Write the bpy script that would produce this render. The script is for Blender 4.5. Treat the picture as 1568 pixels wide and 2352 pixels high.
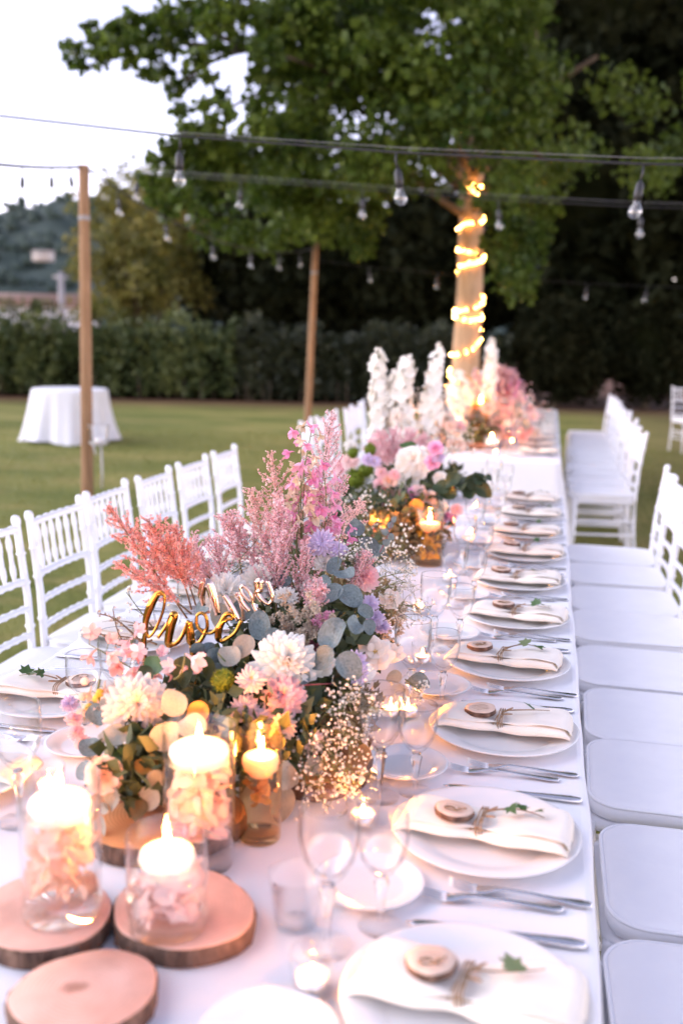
import bpy, math, random
import numpy as np
from mathutils import Vector, Matrix

R = random.Random(7)
NR = np.random.default_rng(11)
PI = math.pi
scene = bpy.context.scene
for o in list(bpy.data.objects):
    bpy.data.objects.remove(o)
C = scene.collection

# ------------------------------------------------------------------ camera, sky, sun, exposure
CAM_H, TH, PSI, ROLL = 1.5296, 0.175, 0.201, 0.023
fw = Vector((-math.sin(PSI)*math.cos(TH), math.cos(PSI)*math.cos(TH), -math.sin(TH)))
r0 = Vector((math.cos(PSI), math.sin(PSI), 0)); u0 = r0.cross(fw)
rt = r0*math.cos(ROLL) + u0*math.sin(ROLL)
up = u0*math.cos(ROLL) - r0*math.sin(ROLL)
cam = bpy.data.cameras.new('camera')
cam.sensor_fit = 'VERTICAL'; cam.sensor_height = 36; cam.sensor_width = 24; cam.lens = 35
cam.clip_start = 0.05; cam.clip_end = 3000
cam.dof.use_dof = True; cam.dof.focus_distance = 2.12; cam.dof.aperture_fstop = 2.25
co = bpy.data.objects.new('camera', cam)
co.matrix_world = Matrix(((rt.x, up.x, -fw.x, 0), (rt.y, up.y, -fw.y, 0), (rt.z, up.z, -fw.z, CAM_H), (0, 0, 0, 1)))
C.objects.link(co); scene.camera = co

SUN_EL, SUN_AZ = math.radians(6.0), math.radians(-96)      # the sun is setting low behind the camera's left shoulder
w = bpy.data.worlds.new('World'); scene.world = w; w.use_nodes = True
nt = w.node_tree; nt.nodes.clear()
sk = nt.nodes.new('ShaderNodeTexSky'); sk.sky_type = 'NISHITA'; sk.sun_disc = False
sk.sun_elevation = SUN_EL; sk.sun_rotation = SUN_AZ
sk.air_density = 0.5; sk.dust_density = 0.0; sk.ozone_density = 1.0; sk.altitude = 0
bg = nt.nodes.new('ShaderNodeBackground'); bg.inputs['Strength'].default_value = 0.15
wo = nt.nodes.new('ShaderNodeOutputWorld')
tn = nt.nodes.new('ShaderNodeMix'); tn.data_type = 'RGBA'; tn.blend_type = 'MULTIPLY'; tn.inputs[0].default_value = 1
tn.inputs[7].default_value = (1.60, .94, .79, 1)          # the pale lilac cast of the whole dusk sky
nt.links.new(sk.outputs[0], tn.inputs[6]); nt.links.new(tn.outputs[2], bg.inputs[0]); nt.links.new(bg.outputs[0], wo.inputs[0])
sl = bpy.data.lights.new('sun', 'SUN'); sl.energy = 0.55; sl.angle = math.radians(80); sl.color = (1.0, 0.95, 0.98)
so = bpy.data.objects.new('sun', sl); C.objects.link(so)
sd = Vector((math.sin(SUN_AZ)*math.cos(SUN_EL), math.cos(SUN_AZ)*math.cos(SUN_EL), math.sin(SUN_EL)+0.35))
so.rotation_euler = (-sd).to_track_quat('-Z', 'Y').to_euler()
vs = scene.view_settings
scene.display_settings.display_device = 'sRGB'
vs.view_transform = 'Standard'; vs.look = 'None'; vs.gamma = 1; vs.use_curve_mapping = False
vs.exposure = 2.80
cy = scene.cycles
cy.use_denoising = True; cy.max_bounces = 10; cy.transparent_max_bounces = 24; cy.transmission_bounces = 8
cy.diffuse_bounces = 4; cy.glossy_bounces = 4; cy.sample_clamp_indirect = 6; cy.sample_clamp_direct = 60
cy.caustics_reflective = False; cy.caustics_refractive = False
cy.use_adaptive_sampling = True; cy.adaptive_threshold = 0.015

F35 = 35/36*2352.0
def at(px, py, Y=None, Z=None):
    """a point of the place from a direction of sight: px, py on a 1568 x 2352 plate, at table distance Y or height Z"""
    d = fw + rt*((px-784)/F35) - up*((py-1176)/F35)
    t = Y/d.y if Y is not None else (Z-CAM_H)/d.z
    return Vector((0, 0, CAM_H)) + d*t

# ------------------------------------------------------------------ materials
M = {}
def _new(name):
    m = bpy.data.materials.new(name); m.use_nodes = True
    n = m.node_tree; n.nodes.clear()
    out = n.nodes.new('ShaderNodeOutputMaterial')
    M[name] = m
    return m, n, out
def N(n, t, **kw):
    x = n.nodes.new(t)
    for k, v in kw.items():
        setattr(x, k, v)
    return x
def rgba(c): return (c[0], c[1], c[2], 1)
def mixc(n, fac, a, b):
    x = N(n, 'ShaderNodeMix', data_type='RGBA')
    L = n.links
    (L.new(fac, x.inputs[0]) if hasattr(fac, 'links') else setattr(x.inputs[0], 'default_value', fac))
    for s, v in ((6, a), (7, b)):
        (L.new(v, x.inputs[s]) if hasattr(v, 'links') else setattr(x.inputs[s], 'default_value', rgba(v)))
    return x.outputs[2]
def noise(n, scale, detail=3, rough=.55, vec=None, dist=0):
    tc = N(n, 'ShaderNodeTexCoord'); x = N(n, 'ShaderNodeTexNoise')
    x.inputs['Scale'].default_value = scale; x.inputs['Detail'].default_value = detail
    x.inputs['Roughness'].default_value = rough; x.inputs['Distortion'].default_value = dist
    if vec is not None:
        mp = N(n, 'ShaderNodeMapping'); mp.inputs['Scale'].default_value = vec
        n.links.new(tc.outputs['Object'], mp.inputs[0]); n.links.new(mp.outputs[0], x.inputs['Vector'])
    else:
        n.links.new(tc.outputs['Object'], x.inputs['Vector'])
    return x.outputs['Fac']
def ramp(n, fac, lo, hi):
    x = N(n, 'ShaderNodeMapRange'); x.inputs[1].default_value = lo; x.inputs[2].default_value = hi
    n.links.new(fac, x.inputs[0]); return x.outputs[0]
def attr(n, name='rnd'):
    return N(n, 'ShaderNodeAttribute', attribute_name=name).outputs['Fac']
def bumpn(n, h, strength, dist):
    b = N(n, 'ShaderNodeBump'); b.inputs['Strength'].default_value = strength; b.inputs['Distance'].default_value = dist
    n.links.new(h, b.inputs['Height']); return b.outputs[0]
def mat(name, c1, c2=None, rough=.5, scale=8, by='noise', bump=0, bscale=60, bdist=.002, metal=0, transl=0, sss=0, spec=.5, coat=0, sheen=0, vec=None):
    m, n, out = _new(name)
    p = N(n, 'ShaderNodeBsdfPrincipled')
    p.inputs['Roughness'].default_value = rough; p.inputs['Metallic'].default_value = metal
    p.inputs['Specular IOR Level'].default_value = spec
    p.inputs['Coat Weight'].default_value = coat; p.inputs['Sheen Weight'].default_value = sheen
    if c2 is not None:
        f = attr(n) if by == 'rnd' else ramp(n, noise(n, scale, vec=vec), .32, .68)
        col = mixc(n, f, c1, c2); n.links.new(col, p.inputs['Base Color'])
    else:
        col = None; p.inputs['Base Color'].default_value = rgba(c1)
    if sss:
        p.inputs['Subsurface Weight'].default_value = sss; p.inputs['Subsurface Radius'].default_value = (.02, .012, .008)
        p.inputs['Subsurface Scale'].default_value = 1.0
    if bump:
        n.links.new(bumpn(n, noise(n, bscale, vec=vec), bump, bdist), p.inputs['Normal'])
    if transl:
        t = N(n, 'ShaderNodeBsdfTranslucent')
        if col is not None: n.links.new(col, t.inputs['Color'])
        else: t.inputs['Color'].default_value = rgba(c1)
        mx = N(n, 'ShaderNodeMixShader'); mx.inputs[0].default_value = transl
        n.links.new(p.outputs[0], mx.inputs[1]); n.links.new(t.outputs[0], mx.inputs[2]); n.links.new(mx.outputs[0], out.inputs[0])
    else:
        n.links.new(p.outputs[0], out.inputs[0])
    return m
def emit(name, c, s):
    m, n, out = _new(name); e = N(n, 'ShaderNodeEmission'); e.inputs[0].default_value = rgba(c); e.inputs[1].default_value = s
    n.links.new(e.outputs[0], out.inputs[0]); return m
def thin_glass(name, tint=(.985, .985, .985), ior=1.5, rough=.01, edge=.45):
    m, n, out = _new(name)
    t = N(n, 'ShaderNodeBsdfTransparent')
    g = N(n, 'ShaderNodeBsdfGlossy'); g.inputs['Roughness'].default_value = rough; g.inputs[0].default_value = (1, 1, 1, 1)
    lw = N(n, 'ShaderNodeLayerWeight'); lw.inputs[0].default_value = .5
    pw = N(n, 'ShaderNodeMath', operation='POWER'); n.links.new(lw.outputs['Facing'], pw.inputs[0]); pw.inputs[1].default_value = 5
    f0 = ((ior-1)/(ior+1))**2
    p3 = N(n, 'ShaderNodeMath', operation='POWER'); n.links.new(lw.outputs['Facing'], p3.inputs[0]); p3.inputs[1].default_value = 4.6
    n.links.new(mixc(n, p3.outputs[0], tint, tuple(x*edge for x in tint)), t.inputs[0])     # more glass to look through at the rim
    fr = N(n, 'ShaderNodeMath', operation='MULTIPLY_ADD'); n.links.new(pw.outputs[0], fr.inputs[0]); fr.inputs[1].default_value = .9; fr.inputs[2].default_value = f0
    mx = N(n, 'ShaderNodeMixShader')
    n.links.new(fr.outputs[0], mx.inputs[0]); n.links.new(t.outputs[0], mx.inputs[1]); n.links.new(g.outputs[0], mx.inputs[2])
    n.links.new(mx.outputs[0], out.inputs[0]); return m
def solid_glass(name):
    m, n, out = _new(name); g = N(n, 'ShaderNodeBsdfGlass'); g.inputs['IOR'].default_value = 1.48; g.inputs['Roughness'].default_value = .015
    n.links.new(g.outputs[0], out.inputs[0]); return m

mat('lacquer', (.86, .86, .87), (.83, .83, .85), rough=.32, scale=30)
mat('cushion', (.87, .87, .88), (.84, .84, .86), rough=.85, scale=14, bump=.3, bscale=13, bdist=.006, sheen=.15)
mat('cloth', (.82, .82, .835), (.79, .79, .81), rough=.9, scale=5, bump=.22, bscale=9, bdist=.006, sheen=.1)
mat('porcelain', (.82, .81, .79), rough=.12, spec=.55)
mat('napkin', (.88, .81, .71), (.84, .77, .67), rough=.9, scale=25, bump=.35, bscale=500, bdist=.0005)
mat('silver', (.88, .86, .85), rough=.22, metal=1)
thin_glass('glass', (.995, .995, .995), ior=1.5, edge=.42); thin_glass('vase_glass', (.996, .996, .996), edge=.86); thin_glass('bulb_glass', ior=2.2, rough=.06, edge=.9); thin_glass('water', (.97, .96, .94), 1.15, edge=.9); solid_glass('crystal')
thin_glass('pale_amber_glass', (.985, .90, .76), 1.5, edge=.85); thin_glass('foot_glass', (.998, .998, .998), 1.3, edge=.97)
thin_glass('amber_glass', (.93, .78, .55), 1.45, edge=.85)
mat('bark', (.055, .028, .018), (.22, .13, .09), rough=.95, scale=60, bump=.9, bscale=90, bdist=.006, vec=(1, 1, .35))
mat('twine', (.42, .28, .17), (.30, .18, .10), rough=.95, scale=200)
mat('wax', (.93, .90, .84), rough=.35, sss=.6)
mat('wick', (.02, .015, .01), rough=.9)
emit('flame', (1.0, .33, .06), 240)
emit('far_flame', (1.0, .36, .08), 150)
emit('tea_flame', (1.0, .33, .06), 260)
emit('fairy', (1.0, .40, .07), 115)
mat('foil', (.75, .74, .72), rough=.3, metal=1)
mat('ivy', (.045, .115, .03), (.10, .17, .05), rough=.45, by='noise', scale=40, transl=.15)
mat('ivy_pale', (.16, .22, .09), (.25, .28, .13), rough=.5, scale=40, transl=.15)
mat('stem_green', (.14, .19, .06), (.22, .2, .08), rough=.6, scale=30)
mat('stem_brown', (.20, .12, .06), (.28, .17, .09), rough=.7, scale=30)
mat('stem_red', (.22, .05, .06), rough=.6)
mat('gold_mirror', (.50, .23, .045), rough=.12, metal=1)
mat('rose_mirror', (.88, .62, .50), rough=.10, metal=1)
mat('eucalyptus', (.105, .15, .150), (.22, .275, .28), rough=.6, by='noise', scale=12, transl=.2, bump=.1, bscale=120, bdist=.001)
mat('eucalyptus_candlelit', (.36, .34, .28), (.46, .42, .34), rough=.6, scale=12, transl=.3)  # eucalyptus near the candles, their warmth painted into the leaf colour
mat('filler_leaf', (.025, .045, .014), (.115, .135, .05), rough=.6, by='rnd', transl=.15)
mat('filler_brown', (.12, .08, .03), (.28, .20, .09), rough=.75, by='rnd', transl=.15)
def petal(name, a, b, tr=.3): return mat(name, a, b, rough=.65, by='rnd', transl=tr, spec=.3)
petal('coral', (1.0, .46, .40), (1.0, .70, .64), .66); petal('pink', (1.0, .60, .64), (1.0, .86, .86), .66)
petal('salmon', (1.0, .62, .58), (1.0, .82, .78), .66); petal('magenta', (.90, .36, .60), (.97, .66, .80), .45)
petal('pale_peach', (.94, .66, .50), (.96, .83, .72), .45); petal('pale_blush', (.94, .70, .66), (.96, .85, .82), .45)
petal('blush', (.92, .62, .58), (.94, .78, .74)); petal('peach', (.92, .58, .42), (.95, .74, .62))
petal('cream', (.94, .78, .66), (.96, .88, .80)); petal('white', (.92, .87, .78), (.95, .93, .87))
petal('lilac', (.62, .48, .72), (.80, .70, .84)); petal('beige', (.62, .50, .38), (.80, .70, .58))
petal('sage', (.70, .58, .40), (.88, .68, .54)); petal('lime', (.14, .20, .015), (.30, .36, .04), .1)
petal('plum', (.10, .02, .03), (.2, .05, .07), .1); petal('yellow', (.80, .48, .04), (.85, .62, .12), .1)
petal('candlelit_leaf', (.55, .30, .08), (.70, .42, .14))  # leaf lit by candle flames, the glow carried by this amber colour
mat('pole_wood', (.24, .13, .06), (.36, .21, .11), rough=.8, scale=6, bump=.5, bscale=20, bdist=.004, vec=(6, 6, .6))
mat('black_rubber', (.018, .018, .02), rough=.5)
mat('steel_wire', (.30, .30, .31), rough=.5, metal=.6)
mat('concrete', (.32, .31, .31), (.26, .25, .26), rough=.9, scale=3)
mat('stucco', (.5, .48, .46), rough=.9); mat('plaster', (.78, .76, .74), rough=.9); mat('roof_tile', (.27, .17, .12), (.22, .14, .11), rough=.9, scale=4)
mat('dark_glass', (.03, .035, .045), rough=.1)
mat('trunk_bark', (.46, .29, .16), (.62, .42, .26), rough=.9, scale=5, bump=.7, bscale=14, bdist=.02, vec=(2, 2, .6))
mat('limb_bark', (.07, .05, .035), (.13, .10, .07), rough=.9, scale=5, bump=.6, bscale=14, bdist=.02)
mat('plane_leaf', (.020, .050, .007), (.130, .185, .026), rough=.45, by='rnd', transl=.42, spec=.25)
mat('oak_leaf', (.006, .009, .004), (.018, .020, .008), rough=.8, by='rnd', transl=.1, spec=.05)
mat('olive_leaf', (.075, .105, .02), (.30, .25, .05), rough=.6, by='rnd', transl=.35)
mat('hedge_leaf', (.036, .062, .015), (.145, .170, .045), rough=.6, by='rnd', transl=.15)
mat('shaded_leaf', (.013, .021, .007), (.043, .050, .016), rough=.6, by='rnd', transl=.12)  # foliage away from the open sky, shade put into this darker green
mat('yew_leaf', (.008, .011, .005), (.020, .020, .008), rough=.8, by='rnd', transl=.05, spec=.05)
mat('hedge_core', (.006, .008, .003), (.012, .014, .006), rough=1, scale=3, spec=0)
mat('hazy_hill_wood', (.022, .042, .034), (.052, .078, .064), rough=.95, scale=.06)  # distance haze put into the colour as a bluish cast
mat('grass', (.10, .145, .022), (.33, .31, .075), rough=.7, by='rnd', transl=.2)
mat('wood_ply', (.4, .3, .2), rough=.7)

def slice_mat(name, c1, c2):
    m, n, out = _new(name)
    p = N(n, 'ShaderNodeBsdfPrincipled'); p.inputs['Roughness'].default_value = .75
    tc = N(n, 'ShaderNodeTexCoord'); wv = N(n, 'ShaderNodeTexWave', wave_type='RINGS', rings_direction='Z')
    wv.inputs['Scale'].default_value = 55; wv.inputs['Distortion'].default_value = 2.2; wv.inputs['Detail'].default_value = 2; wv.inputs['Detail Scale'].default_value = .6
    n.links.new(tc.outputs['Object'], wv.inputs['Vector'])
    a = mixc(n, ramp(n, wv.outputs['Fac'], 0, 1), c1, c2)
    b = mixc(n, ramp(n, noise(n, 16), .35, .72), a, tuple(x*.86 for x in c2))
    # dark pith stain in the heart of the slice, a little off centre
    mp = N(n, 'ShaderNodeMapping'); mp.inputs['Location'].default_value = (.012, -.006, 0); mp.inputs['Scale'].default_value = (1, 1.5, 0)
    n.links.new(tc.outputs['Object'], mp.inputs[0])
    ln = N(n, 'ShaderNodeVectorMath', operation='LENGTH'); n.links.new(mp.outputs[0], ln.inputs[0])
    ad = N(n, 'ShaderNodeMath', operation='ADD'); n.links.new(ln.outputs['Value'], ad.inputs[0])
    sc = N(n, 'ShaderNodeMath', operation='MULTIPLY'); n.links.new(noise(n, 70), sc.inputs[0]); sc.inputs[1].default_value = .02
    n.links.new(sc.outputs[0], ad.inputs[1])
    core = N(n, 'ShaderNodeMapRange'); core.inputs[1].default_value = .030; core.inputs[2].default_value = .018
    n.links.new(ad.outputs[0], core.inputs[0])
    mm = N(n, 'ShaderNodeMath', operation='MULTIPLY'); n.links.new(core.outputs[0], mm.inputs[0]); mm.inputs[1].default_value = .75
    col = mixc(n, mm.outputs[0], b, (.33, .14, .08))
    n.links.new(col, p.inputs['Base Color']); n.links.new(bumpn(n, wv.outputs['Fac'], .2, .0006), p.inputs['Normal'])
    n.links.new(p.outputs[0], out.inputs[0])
slice_mat('slice_wood', (.88, .53, .42), (.76, .41, .30))
slice_mat('candlelit_wood', (.66, .30, .11), (.52, .21, .07))  # slice wood with the candles' orange glow put into its colour
mat('tag_wood', (.78, .59, .46), (.70, .50, .38), rough=.8, scale=60)

def ground_mat():
    m, n, out = _new('lawn')
    p = N(n, 'ShaderNodeBsdfPrincipled'); p.inputs['Roughness'].default_value = .9; p.inputs['Specular IOR Level'].default_value = .2
    big = ramp(n, noise(n, .35, 4, vec=(1, 2.4, 1)), .38, .66); fine = ramp(n, noise(n, 14, 5), .3, .7); dry = ramp(n, noise(n, 1.1, 4, vec=(.6, 1.6, 1)), .52, .7)
    a = mixc(n, fine, (.095, .125, .022), (.20, .215, .045))
    b = mixc(n, big, a, (.30, .275, .075))
    mu = N(n, 'ShaderNodeMath', operation='MULTIPLY'); n.links.new(dry, mu.inputs[0]); mu.inputs[1].default_value = .55
    c = mixc(n, mu.outputs[0], b, (.44, .32, .12))
    # bare, leaf-strewn soil along the foot of the hedge
    g = N(n, 'ShaderNodeNewGeometry'); sx = N(n, 'ShaderNodeSeparateXYZ'); n.links.new(g.outputs['Position'], sx.inputs[0])
    ma = N(n, 'ShaderNodeMath', operation='MULTIPLY_ADD'); n.links.new(sx.outputs[0], ma.inputs[0]); ma.inputs[1].default_value = -.233; n.links.new(sx.outputs[1], ma.inputs[2])
    soil = N(n, 'ShaderNodeMapRange'); soil.inputs[1].default_value = 20.6; soil.inputs[2].default_value = 23.4
    n.links.new(ma.outputs[0], soil.inputs[0])
    worn = N(n, 'ShaderNodeMapRange'); worn.inputs[1].default_value = .2; worn.inputs[2].default_value = 3.0; worn.inputs[4].default_value = .7
    n.links.new(sx.outputs[0], worn.inputs[0]); c = mixc(n, worn.outputs[0], c, (.20, .135, .065))       # the turf is worn and leaf-strewn towards the trees
    d = mixc(n, soil.outputs[0], c, (.15, .072, .042))
    n.links.new(d, p.inputs['Base Color']); n.links.new(bumpn(n, noise(n, 60, 4), .6, .02), p.inputs['Normal'])
    n.links.new(p.outputs[0], out.inputs[0])
ground_mat()

# ------------------------------------------------------------------ mesh helpers
class NB:
    """collects vertices and faces (triangles and quads) into one mesh"""
    def __init__(s): s.v = []; s.f = []; s.n = 0; s.r = []; s.mi = []
    def add(s, V, F, rnd=0.0, mi=0):
        V = np.asarray(V, float).reshape(-1, 3)
        for f in (F if isinstance(F, list) and len(F) and isinstance(F[0], np.ndarray) else [np.asarray(F, int)]):
            if f.size: s.f.append(f + s.n); s.mi.append(mi)
        s.v.append(V); s.n += len(V)
        s.r.append(np.full(len(V), rnd) if np.isscalar(rnd) else np.asarray(rnd, float))
        return s
    def mesh(s, name, mats, smooth=True):
        me = bpy.data.meshes.new(name)
        V = np.concatenate(s.v)
        me.vertices.add(len(V)); me.vertices.foreach_set('co', V.ravel().astype(np.float32))
        lv = np.concatenate([f.ravel() for f in s.f]); tot = np.concatenate([np.full(len(f), f.shape[1]) for f in s.f])
        st = np.concatenate([[0], np.cumsum(tot)[:-1]])
        me.loops.add(len(lv)); me.loops.foreach_set('vertex_index', lv.astype(np.int32))
        me.polygons.add(len(tot)); me.polygons.foreach_set('loop_start', st.astype(np.int32))
        if smooth: me.polygons.foreach_set('use_smooth', np.ones(len(tot), bool))
        mats = mats if isinstance(mats, (list, tuple)) else [mats]
        for x in mats: me.materials.append(M[x])
        if len(mats) > 1:
            me.polygons.foreach_set('material_index', np.concatenate([np.full(len(f), i) for f, i in zip(s.f, s.mi)]).astype(np.int32))
        a = me.attributes.new('rnd', 'FLOAT', 'POINT'); a.data.foreach_set('value', np.concatenate(s.r).astype(np.float32))
        me.update(calc_edges=True); me.validate()
        return me
    def build(s, name, mats, parent=None, smooth=True):
        return link(name, s.mesh(name, mats, smooth), parent)
def link(name, me, parent=None, loc=None, rot=None):
    o = bpy.data.objects.new(name, me); C.objects.link(o)
    if parent: o.parent = parent
    if loc is not None: o.location = loc
    if rot is not None: o.rotation_euler = rot
    return o
def tag(o, label, cat, group=None):
    o['label'] = label; o['category'] = cat
    if group: o['group'] = group
    return o
def thing(name, label, cat, loc=(0, 0, 0), rz=0, group=None):
    o = bpy.data.objects.new(name, None); C.objects.link(o); o.empty_display_size = .05
    o.location = loc; o.rotation_euler = (0, 0, rz)
    return tag(o, label, cat, group)
def structure(o): o['kind'] = 'structure'; return o
def kids(o): return [x for x in KID.get(o.name, [])]
KID = {}
def index_kids():
    KID.clear()
    for x in bpy.data.objects:
        if x.parent: KID.setdefault(x.parent.name, []).append(x)
def dup(o, parent=None, loc=None, rz=None, label=None, group=None, _top=True):
    c = o.copy(); C.objects.link(c)
    if parent is not None: c.parent = parent
    if _top:
        if loc is not None: c.location = loc
        if rz is not None: c.rotation_euler = (0, 0, rz)
        if label: c['label'] = label
        if group: c['group'] = group
    for k in kids(o):
        dup(k, c, _top=False)
    return c

def grid_faces(nl, n, closed=True):
    """faces between nl loops of n vertices"""
    i = np.arange(nl-1)[:, None]*n; m = n if closed else n-1
    j = np.arange(m)[None, :]; j2 = (j+1) % n
    return np.stack([i+j, i+j2, i+n+j2, i+n+j], -1).reshape(-1, 4)
def lathe(prof, n=24, c=(0, 0, 0), close=False):
    a = np.arange(n)*2*PI/n
    P = np.array(prof, float)
    V = np.stack([P[:, :1]*np.cos(a), P[:, :1]*np.sin(a), np.repeat(P[:, 1:], n, 1)], -1) + np.array(c)
    return V.reshape(-1, 3), grid_faces(len(P), n)
def frames(P):
    P = np.asarray(P, float); T = np.gradient(P, axis=0); T /= np.linalg.norm(T, axis=1)[:, None]+1e-12
    ref = np.array([0, 0, 1.]) if abs(T[:, 2]).mean() < .8 else np.array([1., 0, 0])
    A = np.cross(T, ref); A /= np.linalg.norm(A, axis=1)[:, None]+1e-12
    return P, T, A, np.cross(A, T)
def tube(pts, rad, n=8, cap=True):
    P, T, A, B = frames(pts)
    r = np.full(len(P), rad) if np.isscalar(rad) else np.asarray(rad, float)
    a = np.arange(n)*2*PI/n
    V = P[:, None]+r[:, None, None]*(A[:, None]*np.cos(a)[None, :, None]+B[:, None]*np.sin(a)[None, :, None])
    V = V.reshape(-1, 3); F = [grid_faces(len(P), n)]
    if cap:
        k = len(V); V = np.vstack([V, P[:1], P[-1:]]); j = np.arange(n); j2 = (j+1) % n; b = (len(P)-1)*n
        F.append(np.concatenate([np.stack([j2, j, np.full(n, k)], 1), np.stack([b+j, b+j2, np.full(n, k+1)], 1)]))
    return V, F
def box(x0, x1, y0, y1, z0, z1):
    V = np.array([(x, y, z) for z in (z0, z1) for y in (y0, y1) for x in (x0, x1)], float)
    F = np.array([(0, 2, 3, 1), (4, 5, 7, 6), (0, 1, 5, 4), (2, 6, 7, 3), (0, 4, 6, 2), (1, 3, 7, 5)])
    return V, F
def rrect(hx, hy, r, z, n=10, cx=0, cy=0):
    pts = []
    for k, (sx, sy) in enumerate(((1, 1), (-1, 1), (-1, -1), (1, -1))):
        for i in range(n+1):
            a = PI/2*k + PI/2*i/n
            pts.append((cx+sx*(hx-r)+r*math.cos(a), cy+sy*(hy-r)+r*math.sin(a), z))
    return np.array(pts)
def stack(loops, captop=True, capbot=True):
    n = len(loops[0]); V = np.vstack(loops); F = [grid_faces(len(loops), n)]
    k = len(V); j = np.arange(n); j2 = (j+1) % n; b = (len(loops)-1)*n; ex = []
    if capbot: ex.append(loops[0].mean(0)); F.append(np.stack([j2, j, np.full(n, k)], 1)); k += 1
    if captop: ex.append(loops[-1].mean(0)); F.append(np.stack([b+j, b+j2, np.full(n, k)], 1))
    return (np.vstack([V]+[np.array(ex)]) if ex else V), F
def rotm(n):
    """n random rotation matrices"""
    q = NR.normal(size=(n, 4)); q /= np.linalg.norm(q, axis=1)[:, None]
    w_, x, y, z = q.T
    return np.stack([1-2*(y*y+z*z), 2*(x*y-z*w_), 2*(x*z+y*w_), 2*(x*y+z*w_), 1-2*(x*x+z*z), 2*(y*z-x*w_), 2*(x*z-y*w_), 2*(y*z+x*w_), 1-2*(x*x+y*y)], -1).reshape(n, 3, 3)
def basis(d, up_=(0, 0, 1), roll=0):
    """matrix whose local Z points along d"""
    d = np.asarray(d, float); d = d/np.linalg.norm(d)
    a = np.cross(up_, d)
    if np.linalg.norm(a) < 1e-4: a = np.array([1., 0, 0])
    a /= np.linalg.norm(a); b = np.cross(d, a)
    c, s = math.cos(roll), math.sin(roll)
    return np.stack([a*c+b*s, b*c-a*s, d], 1)
def scatter(nb, T, F, pos, rot, sc, rnd=None, mi=0):
    """copies of a template inside one mesh"""
    T = np.asarray(T, float); n = len(pos); sc = np.broadcast_to(np.asarray(sc, float), (n,))
    V = np.einsum('nij,kj->nki', rot, T)*sc[:, None, None] + np.asarray(pos)[:, None]
    k = len(T); off = (np.arange(n)*k)
    Fs = [(f[None]+off[:, None, None]).reshape(-1, f.shape[1]) for f in (F if isinstance(F, list) else [F])]
    rv = NR.random(n) if rnd is None else np.broadcast_to(np.asarray(rnd, float), (n,))
    nb.add(V.reshape(-1, 3), Fs, np.repeat(rv, k), mi)
# leaf and petal templates, all about one unit long
LEAF4 = (np.array([(0, 0, 0), (.28, .45, .06), (0, 1, -.05), (-.28, .45, .06), (0, .45, -.03)]), np.array([(0, 1, 4), (1, 2, 4), (2, 3, 4), (3, 0, 4)]))
QUAD = (np.array([(-.3, 0, 0), (.3, 0, .04), (.22, 1, -.04), (-.22, .95, .05)]), np.array([(0, 1, 2, 3)]))
_pl = [(0, 0), (.30, .02), (.24, .22), (.60, .42), (.34, .52), (.30, .70), (0, 1.0), (-.30, .70), (-.34, .52), (-.60, .42), (-.24, .22), (-.30, .02)]
PALM = (np.array([(x, y, .12*abs(x)-.1*y*y) for x, y in _pl]+[(0, .42, -.06)]), np.array([(i, (i+1) % 12, 12) for i in range(12)]))
OCT = (np.array([(1, 0, 0), (-1, 0, 0), (0, 1, 0), (0, -1, 0), (0, 0, 1), (0, 0, -1)], float), np.array([(0, 2, 4), (2, 1, 4), (1, 3, 4), (3, 0, 4), (2, 0, 5), (1, 2, 5), (3, 1, 5), (0, 3, 5)]))
TRI3 = (np.array([(0, 0, 0), (.5, .6, .2), (-.5, .7, -.1), (.1, .5, .7)]), np.array([(0, 1, 2), (0, 2, 3), (0, 3, 1)]))
_s = [(-1, 0), (0, 0), (1, 0)]
def petal_tmpl(w=.3, cup=.15, tip=.35, curl=.1, rows=5):
    V = []; 
    for i in range(rows):
        t = i/(rows-1); ww = w*(math.sin(PI*min(1, .12+t*.78))**.8)*(1 if t < .7 else 1-(1-tip)*((t-.7)/.3)**1.5)
        for s_ in (-1, 0, 1):
            V.append((s_*ww, t, cup*(abs(s_)*ww/w)*.5 + curl*t*t))
    return np.array(V), grid_faces(rows, 3, False)

# ------------------------------------------------------------------ ground and far setting
g = NB().add([(-900, -60, 0), (900, -60, 0), (900, 1500, 0), (-900, 1500, 0)], [(0, 1, 2, 3)]).build('lawn_ground', 'lawn')
structure(g)
# short grass near enough to show
nb = NB(); n = 75000
px = NR.uniform(-9, 4.2, n); py = 2.0+NR.random(n)**1.6*13
kp = (px < -1.25) | (px > .15); px, py = px[kp], py[kp]; n = len(px)
yaw = NR.random(n)*2*PI; ln_ = NR.uniform(.02, .05, n); lean = NR.uniform(.2, 1.0, n)
wd = .0022+.0011*np.sqrt(py/4)
T = np.stack([np.stack([px-wd*np.sin(yaw), py+wd*np.cos(yaw), np.zeros(n)], 1), np.stack([px+wd*np.sin(yaw), py-wd*np.cos(yaw), np.zeros(n)], 1),
              np.stack([px+np.cos(yaw)*ln_*lean, py+np.sin(yaw)*ln_*lean, ln_], 1)], 1)
pat = .5+.5*np.sin(px*1.1+2*np.sin(py*.8))*np.cos(py*.9+px*.3)
nb.add(T.reshape(-1, 3), np.arange(3*n).reshape(-1, 3), np.repeat(np.clip(NR.random(n)*.6+pat*.4, 0, 1), 3))
o = nb.build('short_grass', 'grass', smooth=False); o['kind'] = 'stuff'; o['label'] = 'short green lawn grass around the tables'

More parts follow.
